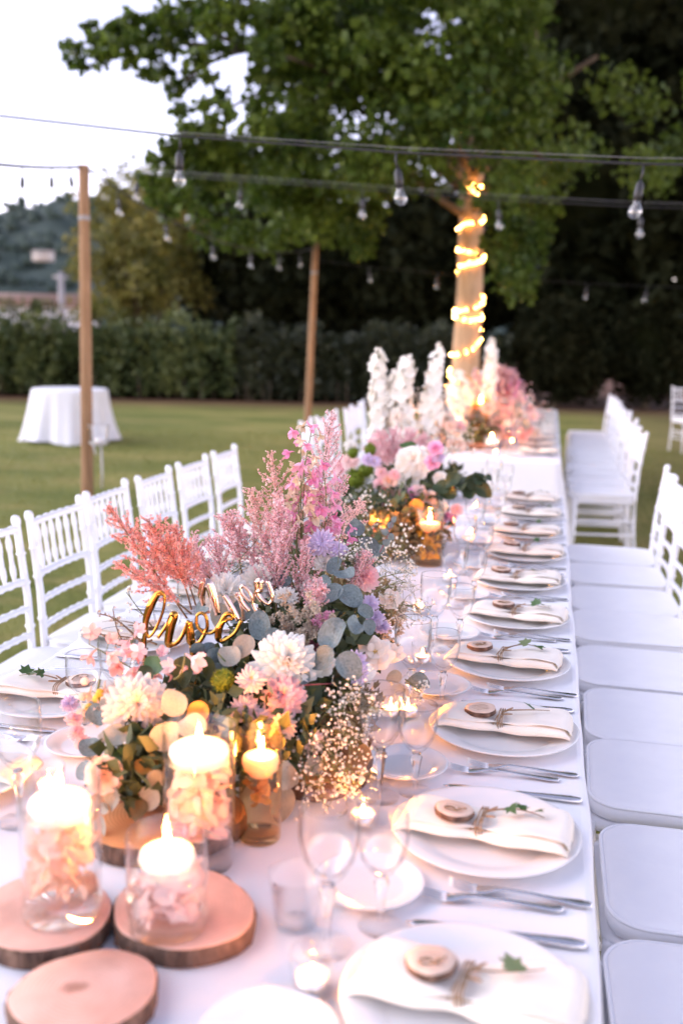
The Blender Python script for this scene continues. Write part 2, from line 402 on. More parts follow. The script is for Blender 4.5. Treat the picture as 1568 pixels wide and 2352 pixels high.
# hill with woods, far behind on the left
xs = np.linspace(-420, 260, 150); ys = np.linspace(210, 520, 60)
XX, YY = np.meshgrid(xs, ys)
prof = np.interp(XX, [-420, -215, -178, -163, -150, -139, -124, -100, -60, 0, 120, 260], [20, 34, 37, 40, 42, 40, 34, 25, 19, 15, 12, 8])
ZZ = prof*np.clip((YY-210)/95, 0, 1)**.8*np.where(YY > 330, np.clip(1-(YY-330)/250, 0, 1), 1)
for fx_, fy_, am in ((.11, .13, .9), (.29, .33, .8), (.61, .7, .8), (.9, 1.13, .6)):
    ZZ = ZZ + am*np.sin(XX*fx_+1.7*np.sin(YY*fy_))*np.cos(YY*fy_+1.3*np.sin(XX*fx_*.7))
ZZ += NR.normal(size=ZZ.shape)*.55
ZZ[0] = -1
hv = np.stack([XX, YY, ZZ], -1).reshape(-1, 3)
hill = structure(NB().add(hv, grid_faces(60, 150, False)).build('hill', 'hazy_hill_wood'))
nb = NB(); n = 9000
i = NR.integers(0, len(hv), n); p = hv[i]+NR.normal(size=(n, 3))*np.array([2, 2, .4]); p[:, 2] += .6
scatter(nb, OCT[0]*np.array([1, 1, .85]), OCT[1], p, rotm(n), NR.uniform(1.2, 2.6, n))
o = nb.build('hillside_wood', 'hazy_hill_wood'); o['kind'] = 'stuff'; o['label'] = 'dark wooded hillside in the far distance'

def hut(name, label, c, sx, sy, h, rh, roof='roof_tile', wall='plaster', rz=0):
    t = thing(name, label, 'house', c, rz)
    NB().add(*box(-sx, sx, -sy, sy, -1.2, h)).build('wall', wall, t, False)
    e = .35
    V = [(-sx-e, -sy-e, h), (sx+e, -sy-e, h), (sx+e, sy+e, h), (-sx-e, sy+e, h), (-sx-e, 0, h+rh), (sx+e, 0, h+rh)]
    NB().add(V, [np.array([(0, 1, 5, 4), (2, 3, 4, 5), (3, 2, 1, 0)]), np.array([(0, 4, 3), (1, 2, 5)])]).build('roof', roof, t, False)
    for k in range(4):
        x = -sx+sx*2*(k+.5)/4
        NB().add(*box(x-sx*.09, x+sx*.09, -sy-.06, -sy+.02, h*.2, h*.7)).build('window', 'dark_glass', t, False)
    return t
c = at(100, 583, Y=205); hut('hillside_house', 'small white house high on the wooded hill', (c.x, c.y, c.z-.4), 1.9, 1.5, .8, .4, 'concrete', 'stucco')
c = at(40, 705, Y=75); hut('roofed_house', 'low house with orange tiled roof behind the hedge', (c.x, c.y, c.z-3), 5.2, 4, 3.0, 1.1)
c = at(140, 625, Y=55)
t = thing('utility_pole', 'pale concrete utility pole behind the hedge', 'pole', (c.x, c.y, 0))
NB().add(*tube([(0, 0, 0), (0, 0, c.z*.5), (0, 0, c.z)], [.24, .2, .16], 10)).build('shaft', 'concrete', t)
NB().add(*box(-.5, .5, -.06, .06, c.z-.35, c.z-.2)).build('crossarm', 'concrete', t, False)

# ------------------------------------------------------------------ trees and hedge
def branch(p0, p1, r0_, r1_, n=7, bend=.15):
    p0, p1 = np.array(p0, float), np.array(p1, float); L_ = np.linalg.norm(p1-p0)
    t_ = np.linspace(0, 1, n)[:, None]
    off = NR.normal(size=3)*bend*L_*.4 + np.array([0, 0, bend*L_*.5])
    return tube(p0+(p1-p0)*t_+off*(np.sin(PI*t_)), np.linspace(r0_, r1_, n), 7)
def tree(name, label, base, crown, h0, r, nleaf, leaf, leafmat, core=True, group=None, tmpl=QUAD, clumps=60, trunk_r=.2, sparse_top=0):
    """crown = centre height z, half sizes (a, b, c)"""
    t = thing(name, label, 'tree', base, 0, group)
    cz, (a, b, c_) = crown
    tr = NB(); tr.add(*tube([(0, 0, -.1), (.05, 0, h0*.5), (0, .05, h0), (0, 0, cz)], [trunk_r*1.3, trunk_r, trunk_r*.85, trunk_r*.5], 9))
    for k in range(6):
        an = k*PI/3+.4
        tr.add(*branch((0, 0, h0+.3*k*.5), (math.cos(an)*a*.6, math.sin(an)*b*.6, cz+c_*(.1*k-.2)), trunk_r*.45, .03))
    tr.build('trunk', 'limb_bark', t)
    nb = NB()
    d = NR.normal(size=(clumps, 3)); d /= np.linalg.norm(d, axis=1)[:, None]
    rr = NR.uniform(.45, .95, clumps)[:, None]
    cc = d*rr*np.array([a, b, c_])+np.array([0, 0, cz])
    k = NR.integers(0, clumps, nleaf)
    sp = r*NR.uniform(.6, 1.25, clumps)[k][:, None]
    q = NR.normal(size=(nleaf, 3)); q /= np.linalg.norm(q, axis=1)[:, None]
    pos = cc[k]+q*sp*NR.random(nleaf)[:, None]**.5
    if sparse_top:
        keep = NR.random(nleaf) > sparse_top*np.clip((pos[:, 2]-cz)/c_, 0, 1); pos = pos[keep]; k = k[keep]
    scatter(nb, tmpl[0], tmpl[1], pos, rotm(len(pos)), NR.uniform(.7, 1.3, len(pos))*leaf, np.clip(NR.random(clumps)[k]*.6+NR.random(len(pos))*.4, 0, 1))
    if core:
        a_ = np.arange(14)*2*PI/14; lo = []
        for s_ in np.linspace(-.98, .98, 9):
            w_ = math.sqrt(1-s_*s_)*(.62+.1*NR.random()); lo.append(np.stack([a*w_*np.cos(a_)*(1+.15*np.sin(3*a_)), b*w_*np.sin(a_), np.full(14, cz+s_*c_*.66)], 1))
        cb = NB(); cb.add(*stack(lo)); cb.build('crown_blocker', 'hedge_core', t)  # solid dark core added inside the leaves to block the sky
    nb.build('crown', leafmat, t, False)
    return t
G = 'trees behind the hedge'
c = at(318, 640, Y=24.6)
tree('olive_green_tree', 'yellowish olive tree behind hedge, beside the nearer wooden pole', (c.x, 24.6, 0), (3.5, (1.75, 1.7, 2.9)), 1.4, .5, 11000, .16, 'olive_leaf', False, G, LEAF4, 90, .12, .8)
c = at(375, 470, Y=29)
tree('pale_twig_tree', 'sparse pale tree rising behind the olive tree', (c.x, 29, 0), (5.0, (2.0, 1.5, 2.0)), 2.6, .6, 3000, .16, 'olive_leaf', False, G, LEAF4, 60, .12, .4)
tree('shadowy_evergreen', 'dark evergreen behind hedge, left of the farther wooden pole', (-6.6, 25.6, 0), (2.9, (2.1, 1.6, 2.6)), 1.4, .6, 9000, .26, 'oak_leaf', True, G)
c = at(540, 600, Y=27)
tree('shadowy_evergreen', 'green-black tree between the olive tree and the farther pole', (c.x, 27, 0), (3.9, (2.2, 1.7, 3.3)), 1.6, .6, 9000, .24, 'shaded_leaf', True, G)
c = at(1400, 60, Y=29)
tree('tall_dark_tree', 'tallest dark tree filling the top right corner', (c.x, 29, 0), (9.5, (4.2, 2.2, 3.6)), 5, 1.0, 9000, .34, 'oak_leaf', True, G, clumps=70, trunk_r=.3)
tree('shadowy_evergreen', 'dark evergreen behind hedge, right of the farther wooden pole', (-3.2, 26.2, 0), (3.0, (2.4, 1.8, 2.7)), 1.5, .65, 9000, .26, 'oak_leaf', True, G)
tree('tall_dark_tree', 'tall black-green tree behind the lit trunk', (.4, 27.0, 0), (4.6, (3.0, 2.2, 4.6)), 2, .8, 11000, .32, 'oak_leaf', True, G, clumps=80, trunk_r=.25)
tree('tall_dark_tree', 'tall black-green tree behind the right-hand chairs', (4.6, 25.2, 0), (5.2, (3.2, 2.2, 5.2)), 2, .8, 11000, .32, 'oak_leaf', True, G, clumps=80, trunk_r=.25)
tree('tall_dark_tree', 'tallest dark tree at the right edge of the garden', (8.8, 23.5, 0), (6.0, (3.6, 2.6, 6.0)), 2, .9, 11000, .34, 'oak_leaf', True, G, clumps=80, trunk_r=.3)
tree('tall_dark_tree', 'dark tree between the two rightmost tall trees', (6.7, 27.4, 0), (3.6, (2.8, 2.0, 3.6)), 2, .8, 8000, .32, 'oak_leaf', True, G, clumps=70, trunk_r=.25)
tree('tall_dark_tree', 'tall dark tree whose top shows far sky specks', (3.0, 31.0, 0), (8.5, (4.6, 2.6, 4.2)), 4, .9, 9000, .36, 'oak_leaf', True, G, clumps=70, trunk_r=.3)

def hedge(name, label, x0, x1, h, leafn, depth=.85, leafmat='hedge_leaf'):
    """clipped hedge along the slanting line y = 22.3 + .233 (x + 7)... foot to top"""
    yl = lambda x: 24.2+.233*x
    t = thing(name, label, 'hedge', ((x0+x1)/2, yl((x0+x1)/2), 0), math.atan(.233), 'clipped hedges at the back of the lawn')
    L_ = (x1-x0)/math.cos(math.atan(.233))/2
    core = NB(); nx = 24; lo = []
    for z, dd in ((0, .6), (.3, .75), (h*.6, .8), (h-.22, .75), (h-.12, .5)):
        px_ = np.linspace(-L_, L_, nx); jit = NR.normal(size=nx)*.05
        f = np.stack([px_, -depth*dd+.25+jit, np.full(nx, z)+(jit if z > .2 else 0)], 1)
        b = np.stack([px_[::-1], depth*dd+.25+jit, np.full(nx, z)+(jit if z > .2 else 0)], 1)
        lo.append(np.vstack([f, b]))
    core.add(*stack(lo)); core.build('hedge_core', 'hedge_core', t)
    nb = NB(); n = leafn
    u = NR.uniform(-L_, L_, n); top = NR.random(n) < .22
    bul = .13*np.sin(u*1.7)+.12*np.sin(u*4.1+1)+.07*np.sin(u*9.3+2)+.05*np.sin(u*17)
    z = np.where(top, h+bul*1.1+np.abs(NR.normal(size=n))*.13-.05, .12+(h-.08)*NR.random(n)**.8)
    y = np.where(top, NR.uniform(-depth*.7, depth, n), -depth*.72+.25-bul*.7*np.sin(z*3)+NR.normal(size=n)*.07-.1)
    scatter(nb, LEAF4[0]*np.array([1.3, 1, 1]), LEAF4[1], np.stack([u, y, z], 1), rotm(n), NR.uniform(.08, .17, n), np.clip(.3+NR.normal(size=n)*.28+bul*1.3, 0, 1))
    nb.build('foliage', leafmat, t, False)
    st = NB()
    for k in range(int(L_*5)):
        x = NR.uniform(-L_, L_); yy = -.55+NR.uniform(-.1, .2)
        st.add(*tube([(x, yy, 0), (x+NR.normal()*.05, yy-.03, .5)], [.018, .01], 5))
    st.build('stems', 'limb_bark', t)['kind'] = 'stuff'
    return t
hedge('clipped_hedge', 'clipped green hedge at the far left behind the round table', -19, -7.2, 1.52, 16000)
hedge('clipped_hedge', 'clipped dark hedge behind the farther wooden pole', -7.1, -1.0, 1.48, 14000, .85, 'shaded_leaf')
for k, (x, hh, lab) in enumerate(((.1, 2.3, 'black-green shrub just right of the lit trunk'), (2.2, 2.7, 'black-green shrub behind the far right-hand chairs'), (4.5, 3.0, 'black-green shrub near the right edge of the lawn'), (7.0, 3.3, 'black-green shrub beyond the right edge'))):
    tree('dark_shrub', lab, (x, 24.0+.233*x, 0), (hh*.5, (1.35, .9, hh*.52)), .3, .45, 5200, .17, 'yew_leaf', True, 'dark shrubs under the trees', LEAF4, 50, .08)
# palm tops over the hedge at far left
c = at(55, 735, Y=24.5)
t = thing('palm_bush', 'small palm bush growing behind the far left hedge', 'palm', (c.x, c.y, 0))
NB().add(*tube([(0, 0, 0), (0, 0, c.z-.3)], [.14, .12], 8)).build('trunk', 'limb_bark', t)
for k in range(12):
    an = k*2*PI/12; fr_ = NB(); s_ = np.linspace(0, 1, 9)
    sp = np.stack([np.cos(an)*s_*.9, np.sin(an)*s_*.9, c.z-.3+.55*np.sin(s_*2.2)], 1)
    fr_.add(*tube(sp, .012, 5))
    for j in range(1, 9):
        for sd_ in (-1, 1):
            d = np.array([-math.sin(an)*sd_+math.cos(an)*.7, math.cos(an)*sd_+math.sin(an)*.7, -.25])
            scatter(fr_, QUAD[0]*np.array([.18, 1, 1]), QUAD[1], [sp[j]], np.stack([basis(np.cross(d, (0, 0, 1)))])@np.eye(3), .35)
    fr_.build('frond', 'hedge_leaf', t, False)

# the big plane tree
TB = Vector((-1.13, 13.0, 0))
pt = thing('plane_tree', 'broad plane tree with fairy lights wound round its trunk', 'tree', TB)
def trunk_c(z): return np.array([.05*math.sin(z*.9)+.012*z, .04*math.sin(z*1.3), z])
def trunk_r(z): return .19+.10*math.exp(-z/.35)-.014*z
zz = np.linspace(-.05, 3.7, 26)
nb = NB(); V, F = tube([trunk_c(z) for z in zz], [trunk_r(z) for z in zz], 20); V = V+NR.normal(size=V.shape)*.005
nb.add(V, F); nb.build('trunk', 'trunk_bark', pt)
lights = []
clumps = []
def cl(px_, py_, Y, r, n_): 
    p_ = at(px_, py_, Y=Y); clumps.append((np.array(p_), r, n_))
for a in ((152, 100, .05, 8), (172, 112, .09, 22), (160, 140, .05, 8), (190, 145, .08, 18), (205, 62, .08, 18), (225, 95, .12, 34), (228, 135, .10, 26), (262, 72, .11, 30), (268, 110, .13, 38), (300, 50, .13, 36), (315, 95, .13, 40), (300, 140, .09, 20), (345, 60, .15, 44), (352, 120, .12, 34), (335, 168, .10, 24),
          (385, 45, .16, 50), (392, 105, .12, 34), (378, 165, .11, 28), (405, 205, .11, 28), (425, 75, .14, 40), (440, 25, .18, 60), (450, 130, .11, 28), (436, 180, .10, 22), (415, 255, .10, 24), (428, 300, .09, 20), (480, 60, .14, 40), (490, 20, .18, 60), (500, 110, .12, 30), (520, 50, .15, 44), (545, 15, .2, 70), (545, 85, .09, 16), (480, 175, .09, 18), (505, 225, .10, 24), (520, 260, .09, 18), (470, 240, .08, 14), (490, 285, .10, 22), (455, 300, .10, 24),
          (440, 340, .18, 70), (395, 345, .13, 40), (370, 370, .12, 34), (348, 412, .11, 28), (352, 452, .10, 24), (372, 440, .14, 40), (405, 400, .18, 60), (420, 455, .15, 46), (460, 395, .2, 80), (500, 335, .2, 80), (550, 350, .22, 90), (520, 400, .22, 90), (385, 490, .10, 20), (470, 450, .16, 50), (590, 300, .2, 80), (600, 240, .18, 60), (595, 180, .16, 50), (610, 110, .2, 70), (615, 50, .2, 80)):
    cl(a[0], a[1], 9.6+R.uniform(-.5, .5), a[2], a[3])
for k in range(135):                         # the lit near face of the crown
    x = R.uniform(640, 1220); y = R.uniform(-60, 440)
    if 1005 < x < 1135 and y > 290: continue
    cl(x, y, R.uniform(9.6, 12.6), R.uniform(.24, .44), 92)
for k in range(30):
    cl(R.uniform(480, 860), R.uniform(380, 560), R.uniform(11, 13.5), R.uniform(.22, .38), 95)
for (x, y) in ((1150, 480), (1180, 520), (1140, 570), (1200, 470), (1230, 540), (1170, 620), (1210, 600), (1190, 660), (1250, 470), (1180, 420)):
    cl(x, y, R.uniform(11.2, 12.3), .24, 75)
for k in range(14):
    cl(R.uniform(1180, 1640), R.uniform(150, 400), R.uniform(12.5, 16), R.uniform(.3, .5), 80)
clumps_vis = list(clumps)
def seen(p_):
    d_ = Vector(p_)-Vector((0, 0, CAM_H)); z_ = d_.dot(fw)
    return 784+F35*d_.dot(rt)/z_, 1176-F35*d_.dot(up)/z_
for k in range(150):                         # unseen crown clumps added overhead to shade the trees behind
    an = R.uniform(0, 2*PI); rr = R.uniform(.5, 6.8)
    x, y, z = TB.x+1.4+rr*math.cos(an), TB.y+1.2+rr*.85*math.sin(an), R.uniform(5.0, 9.0)-.12*rr
    u_, v_ = seen((x, y, z))
    if v_ > -150: continue                   # only the added clumps above the picture stay
    clumps.append((np.array((x, y, z)), R.uniform(.6, 1.0), 110))
nb = NB(); P_, S_, Q_ = [], [], []
for c, r, n_ in clumps:
    n_ = int(n_*1.75)
    q = NR.normal(size=(n_, 3)); q /= np.linalg.norm(q, axis=1)[:, None]
    P_.append(c+q*r*(NR.random(n_)[:, None]**.45)*np.array([1, 1, .85])); S_.append(np.full(n_, 1.0 if c[2] < 5.2 else 1.9)*NR.uniform(.05, .108, n_))
    Q_.append(np.clip(NR.random()*.55+NR.random(n_)*.45, 0, 1))
P_ = np.concatenate(P_)-np.array(TB); S_ = np.concatenate(S_); Q_ = np.concatenate(Q_)
scatter(nb, PALM[0], PALM[1], P_, rotm(len(P_)), S_, Q_)
nb.build('crown', 'plane_leaf', pt, False)
lb = NB(); n_vis = len(clumps_vis)
ends = sorted(clumps, key=lambda c: c[0][2])
for k in range(0, n_vis, 9):
    c = clumps[k][0]-np.array(TB)
    if (c[0] > 1.6 and c[1] < 0) or c[2] < 3.45: continue
    if k < 30:
        mid = np.array((-2.2, -2.2, 4.5)); lb.add(*branch(mid, c, .035, .008, 7, .12))
    else:
        d0 = trunk_c(R.uniform(2.9, 3.65)); lb.add(*branch(d0, c, .05, .010, 10, .3))
for e in ((-2.2, -2.2, 4.5), (-1.2, .6, 5.2), (1.5, 1.2, 5.2), (.9, 2.9, 6.4), (-.6, 2.4, 5.4), (-.3, -1.5, 5.2)):
    lb.add(*branch(trunk_c(3.45), e, .09, .03, 11, .3))
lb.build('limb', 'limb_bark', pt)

# fairy lights wound round the trunk
ft = thing('fairy_light_string', 'warm white fairy light string spiralling up the tree trunk', 'fairy lights', TB)
zs, ph, sp = [], 0.0, []
turns = [(.05, 3.55, 10.5)]
t_ = np.linspace(0, 1, 420)
zw = .05+3.75*t_+.13*np.sin(t_*31+1)+.07*np.sin(t_*83)
aw = t_*2*PI*12.5+.5
wire = np.array([trunk_c(z)+(trunk_r(z)+.012)*np.array([math.cos(a), math.sin(a), 0])+np.array([0, 0, -.11*math.cos(a+.6)]) for z, a in zip(zw, aw)])
NB().add(*tube(wire, .003, 5)).build('wire', 'black_rubber', ft)
bm = NB(); bm.add(OCT[0]*np.array([1, 1, 1.2])*.0052, OCT[1]); bme = bm.mesh('bulb', 'fairy')
for k in range(3, 420, 2):
    q = wire[k]-np.array([math.cos(aw[k]), math.sin(aw[k]), 0])*-.008
    if R.random() < .93: link('bulb', bme, ft, q+NR.normal(size=3)*.006)

# ------------------------------------------------------------------ poles and festoon strings
P1, P2, P0 = Vector((-3.55, 7.27, 0)), Vector((-3.2, 13.2, 0)), Vector((-3.75, 4.2, 0))
def pole(label, b, h, lean=(0, 0)):
    t = thing('wooden_pole', label, 'pole', b, 0, 'poles carrying the festoon strings')
    V, F = tube([(lean[0]*s_, lean[1]*s_, h*s_) for s_ in np.linspace(0, 1, 9)], np.linspace(.049, .040, 9), 14)
    NB().add(V+NR.normal(size=V.shape)*.0012, F).build('shaft', 'pole_wood', t)
    NB().add(*lathe([(.044, h-.40), (.046, h-.395), (.046, h-.372), (.044, h-.367)], 14, (lean[0]*.87, lean[1]*.87, 0))).build('strap', 'concrete', t)
    return t
pole('weathered wooden pole near the round table, tied with a glass lantern', P1, 2.75, (.03, 0))
pole('slim wooden pole farther back, behind the left-hand chairs', P2, 2.73, (.08, 0))
pole('wooden pole at the near left end of the front string', P0, 2.6)
bulb_me = None
def make_bulb_meshes():
    prof = [(.0, -.074), (.010, -.0725), (.019, -.067), (.0250, -.057), (.0272, -.046), (.0255, -.034), (.020, -.022), (.0145, -.010), (.0128, .0)]
    gl = NB().add(*lathe(prof, 14)).mesh('bulb', 'bulb_glass')
    fl = NB(); s_ = np.linspace(0, 1, 24)
    fl.add(*tube(np.stack([.010*np.cos(s_*14), .010*np.sin(s_*14), -.035-.02*np.sin(s_*PI)], 1), .0009, 4)); fl.add(*tube([(0, 0, 0), (0, 0, -.034)], .004, 6))
    sk_ = NB(); sk_.add(*lathe([(.0, .075), (.006, .075), (.0165, .055), (.0175, .02), (.0165, -.004), (.0, -.004)], 12)); 
    ca = NB(); ca.add(*tube([(0, 0, .07), (.004, .002, .10), (0, 0, .135)], .0045, 6))
    return gl, fl.mesh('filament', 'steel_wire'), sk_.mesh('socket', 'black_rubber'), ca.mesh('lead', 'black_rubber')
BG, BF, BS, BL = make_bulb_meshes()
def festoon(label, pts, bulbs, wire_off=None, r=.0040):
    t = thing('festoon_string', label, 'string lights', pts[0], 0, 'festoon strings between the poles')
    P = np.array([list(p_) for p_ in pts])-np.array(pts[0])
    NB().add(*tube(P, r, 6)).build('cable', 'black_rubber', t)
    if wire_off is not None:
        NB().add(*tube(P+wire_off, .0014, 5)).build('support_wire', 'steel_wire', t)
    for b in bulbs:
        i_ = b*(len(P)-1); k = min(int(i_), len(P)-2); q = P[k]+(P[k+1]-P[k])*(i_-k)
        tilt = (R.uniform(-.14, .14), R.uniform(-.14, .14), R.random()*6)
        s_ = link('socket', BS, t, q+np.array([0, 0, -.135]), tilt)
        link('lead', BL, s_); g_ = link('bulb', BG, s_); link('filament', BF, s_)
    return t
def sag(a, b, s_, n=25):
    a, b = np.array(a), np.array(b); t_ = np.linspace(0, 1, n)[:, None]
    return a+(b-a)*t_+np.array([0, 0, -1])*4*s_*t_*(1-t_)
def frac(P, axis, vals):
    P = np.array(P)[:, axis]; i_ = np.arange(len(P))/(len(P)-1)
    return [float(np.interp(v, P, i_)) for v in vals]
S1 = np.array([(-3.75, 4.2, 2.56), (-2.425, 4.2, 2.446), (-1.594, 4.2, 2.349), (-.64, 4.2, 2.270), (.298, 4.2, 2.215), (1.2, 4.2, 2.19), (2.6, 4.2, 2.18)])
festoon('nearest festoon string crossing above the table, large clear bulbs', S1, frac(S1, 0, [-2.62, -1.594, -.645, .295, 1.25]), np.array([0, .02, .034])*np.linspace(.2, 1, 7)[:, None], .0050)
S2 = np.array([(-3.52, 7.27, 2.72), (-1.38, 7.3, 2.568), (-.406, 7.3, 2.492), (.548, 7.3, 2.440), (2.0, 7.3, 2.40), (3.2, 7.3, 2.39)])
festoon('second festoon string running right from the pole by the round table', S2, frac(S2, 0, [-3.1, -2.3, -1.385, -.41, .545, 1.6]), np.array([0, 0, .03]))
S3 = sag((-3.75, 4.2, 2.55), (-3.53, 7.27, 2.74), .10)
festoon('drooping festoon string entering at left edge to the nearer pole', S3, [.50, .62, .74, .86, .95], None, .013)
S4 = sag((-3.52, 7.29, 2.74), (-3.13, 13.18, 2.66), .26)
festoon('sagging festoon string linking the two visible wooden poles', S4, [.09, .24, .42, .6, .76, .9], None, .0085)
S5 = sag((-3.12, 13.2, 2.5), (4.2, 13.6, 2.25), .12)
festoon('farthest festoon string running right from the slim pole', S5, [.1, .22, .35, .48, .58, .68, .79, .9])

# glass lantern tied to the near pole
t = thing('glass_lantern', 'glass lantern tied with white tape to the wooden pole', 'lantern', (P1.x+.135, P1.y-.06, .63))
NB().add(*lathe([(.0, .015), (.055, .015), (.065, .03), (.078, .15), (.083, .175), (.080, .175), (.074, .15), (.060, .035)], 20)).build('cup', 'glass', t)
NB().add(*lathe([(.066, .025), (.070, .030), (.071, .040), (.067, .045)], 20)).build('tape_ring', 'stucco', t)
NB().add(*tube([(-.14, .06, .02), (-.07, .02, .03), (0, -.09, .02), (.02, -.1, -.05)], .007, 7)).build('tape', 'stucco', t)
NB().add(*lathe([(0, .02), (.03, .02), (.03, .07), (0, .075)], 14)).build('candle', 'wax', t)
NB().add(*tube([(.03, -.02, .01), (.035, -.02, -.2), (.03, -.02, -.32)], .008, 6)).build('tape_tail', 'stucco', t)

# round side table under a long white cloth
c = Vector((-6.52, 12.9, 0))
t = thing('round_table', 'round side table under long white cloth on the lawn', 'table', c)
NB().add(*lathe([(0, .690), (.50, .690), (.50, .712), (0, .712)], 32)).build('tabletop', 'wood_ply', t)
NB().add(*tube([(0, 0, 0), (0, 0, .69)], .04, 10)).build('pedestal', 'steel_wire', t)
a = np.arange(120)*2*PI/120; lo = []
for k, (r_, z) in enumerate([(.2, .722), (.49, .722), (.51, .718), (.519, .70), (.53, .60), (.56, .42), (.60, .22), (.64, .06), (.66, .012)]):
    am = max(0, k-3)/5*.055
    wv = np.sin(a*9+.6*np.sin(a*2))+.5*np.sin(a*17+1)
    rr = r_+am*wv; lo.append(np.stack([rr*np.cos(a), rr*np.sin(a), np.full(120, z)+(.03*np.sin(a*3+1) if k == 8 else 0)*np.ones(120)], 1))
cl_ = NB(); cl_.add(*stack(lo, True, False)); V0 = lo
o = NB(); V, F = stack(lo[::-1], True, False); o.add(V, F)
ob = o.build('round_tablecloth', 'cloth'); ob.location = c
tag(ob, 'white floor-length cloth draped over the round side table', 'tablecloth')

# ------------------------------------------------------------------ banquet tables and cloths
TX0, TX1 = -1.144, .104; TXC = (TX0+TX1)/2; ZT = .75
def banquet(label, clabel, y0, y1):
    t = thing('banquet_table', label, 'table', (TXC, (y0+y1)/2, 0), 0, 'long banquet tables')
    hx, hy = (TX1-TX0)/2-.012, (y1-y0)/2-.012
    NB().add(*box(-hx, hx, -hy, hy, .71, .742)).build('tabletop', 'wood_ply', t, False)
    for sx in (-1, 1):
        for sy in (-1, 1):
            NB().add(*tube([(sx*(hx-.1), sy*(hy-.15), 0), (sx*(hx-.1), sy*(hy-.15), .71)], .02, 8)).build('leg', 'steel_wire', t)
    # cloth: perimeter loops with folds that open downwards
    cx, cy_ = TXC, (y0+y1)/2; hx, hy = (TX1-TX0)/2, (y1-y0)/2
    per = []; rc = .012; L_ = 2*(hx+hy)*2
    nY, nX = int(hy*2/.05), int(hx*2/.045)
    seg = [((hx, -hy), (hx, hy), nY), ((hx, hy), (-hx, hy), nX), ((-hx, hy), (-hx, -hy), nY), ((-hx, -hy), (hx, -hy), nX)]
    nrm = [(1, 0), (0, 1), (-1, 0), (0, -1)]
    pts, nn = [], []
    for (a_, b_, k_), n_ in zip(seg, nrm):
        for i_ in range(k_):
            s_ = i_/k_; e = min(s_, 1-s_)*np.hypot(b_[0]-a_[0], b_[1]-a_[1])
            pts.append((a_[0]+(b_[0]-a_[0])*s_, a_[1]+(b_[1]-a_[1])*s_)); nn.append((n_[0], n_[1], max(0, 1-e/.16)))
    pts, nn = np.array(pts), np.array(nn); m = len(pts)
    dg = pts/np.array([hx, hy]); cor = nn[:, 2:3]*np.sign(pts)*np.array([1, 1])
    s_ = np.arange(m)
    fold = np.sin(s_*.55+1.4*np.sin(s_*.11))+.6*np.sin(s_*1.1+2)
    loops = []
    for z, out, am, cr in ((ZT, -.012, 0, 0), (ZT-.0015, -.004, 0, 0), (ZT-.006, .001, 0, 0), (ZT-.02, .004, 0, .0), (ZT-.08, .008, .002, .01), (ZT-.18, .014, .006, .03), (ZT-.32, .022, .011, .055), (ZT-.48, .030, .016, .085), (ZT-.62, .036, .020, .10), (ZT-.70, .040, .022, .11)):
        q = pts+nn[:, :2]*(out+am*fold)[:, None] + np.sign(pts)*nn[:, 2:3]*cr*.6 if am or cr else pts+nn[:, :2]*out
        if out < 0: q = np.clip(pts, [-hx-out, -hy-out], [hx+out, hy+out]) if False else pts*np.array([(hx+out)/hx, (hy+out)/hy])
        if z < ZT: q = q+nn[:, :2]*(.0022*np.sin(s_*.31)+.0016*np.sin(s_*.77+1))[:, None]
        loops.append(np.column_stack([q, np.full(m, z)]))
    nb = NB(); V, F = stack(loops[::-1], False, False); nb.add(V, F)
    # top sheet
    gx = np.linspace(-hx+.012, hx-.012, nX+1); gy = np.linspace(-hy+.012, hy-.012, nY+1)
    GX, GY = np.meshgrid(gx, gy); GZ = np.full(GX.shape, ZT)+.0006*np.sin(GX*9+GY*3)*np.sin(GY*5)*np.clip((hx-abs(GX))*20, 0, 1)*np.clip((hy-abs(GY))*20, 0, 1)
    nb.add(np.stack([GX, GY, GZ], -1).reshape(-1, 3), grid_faces(nY+1, nX+1, False))
    o = nb.build('tablecloth', 'cloth'); o.location = (cx, cy_, 0); tag(o, clabel, 'tablecloth', 'white banquet tablecloths')
banquet('long banquet table nearest the camera, under a white cloth', 'long white tablecloth covering the nearest banquet table', .35, 5.16)
banquet('second long banquet table standing before the lit tree', 'white tablecloth hanging over the second, farther table', 6.6, 11.7)

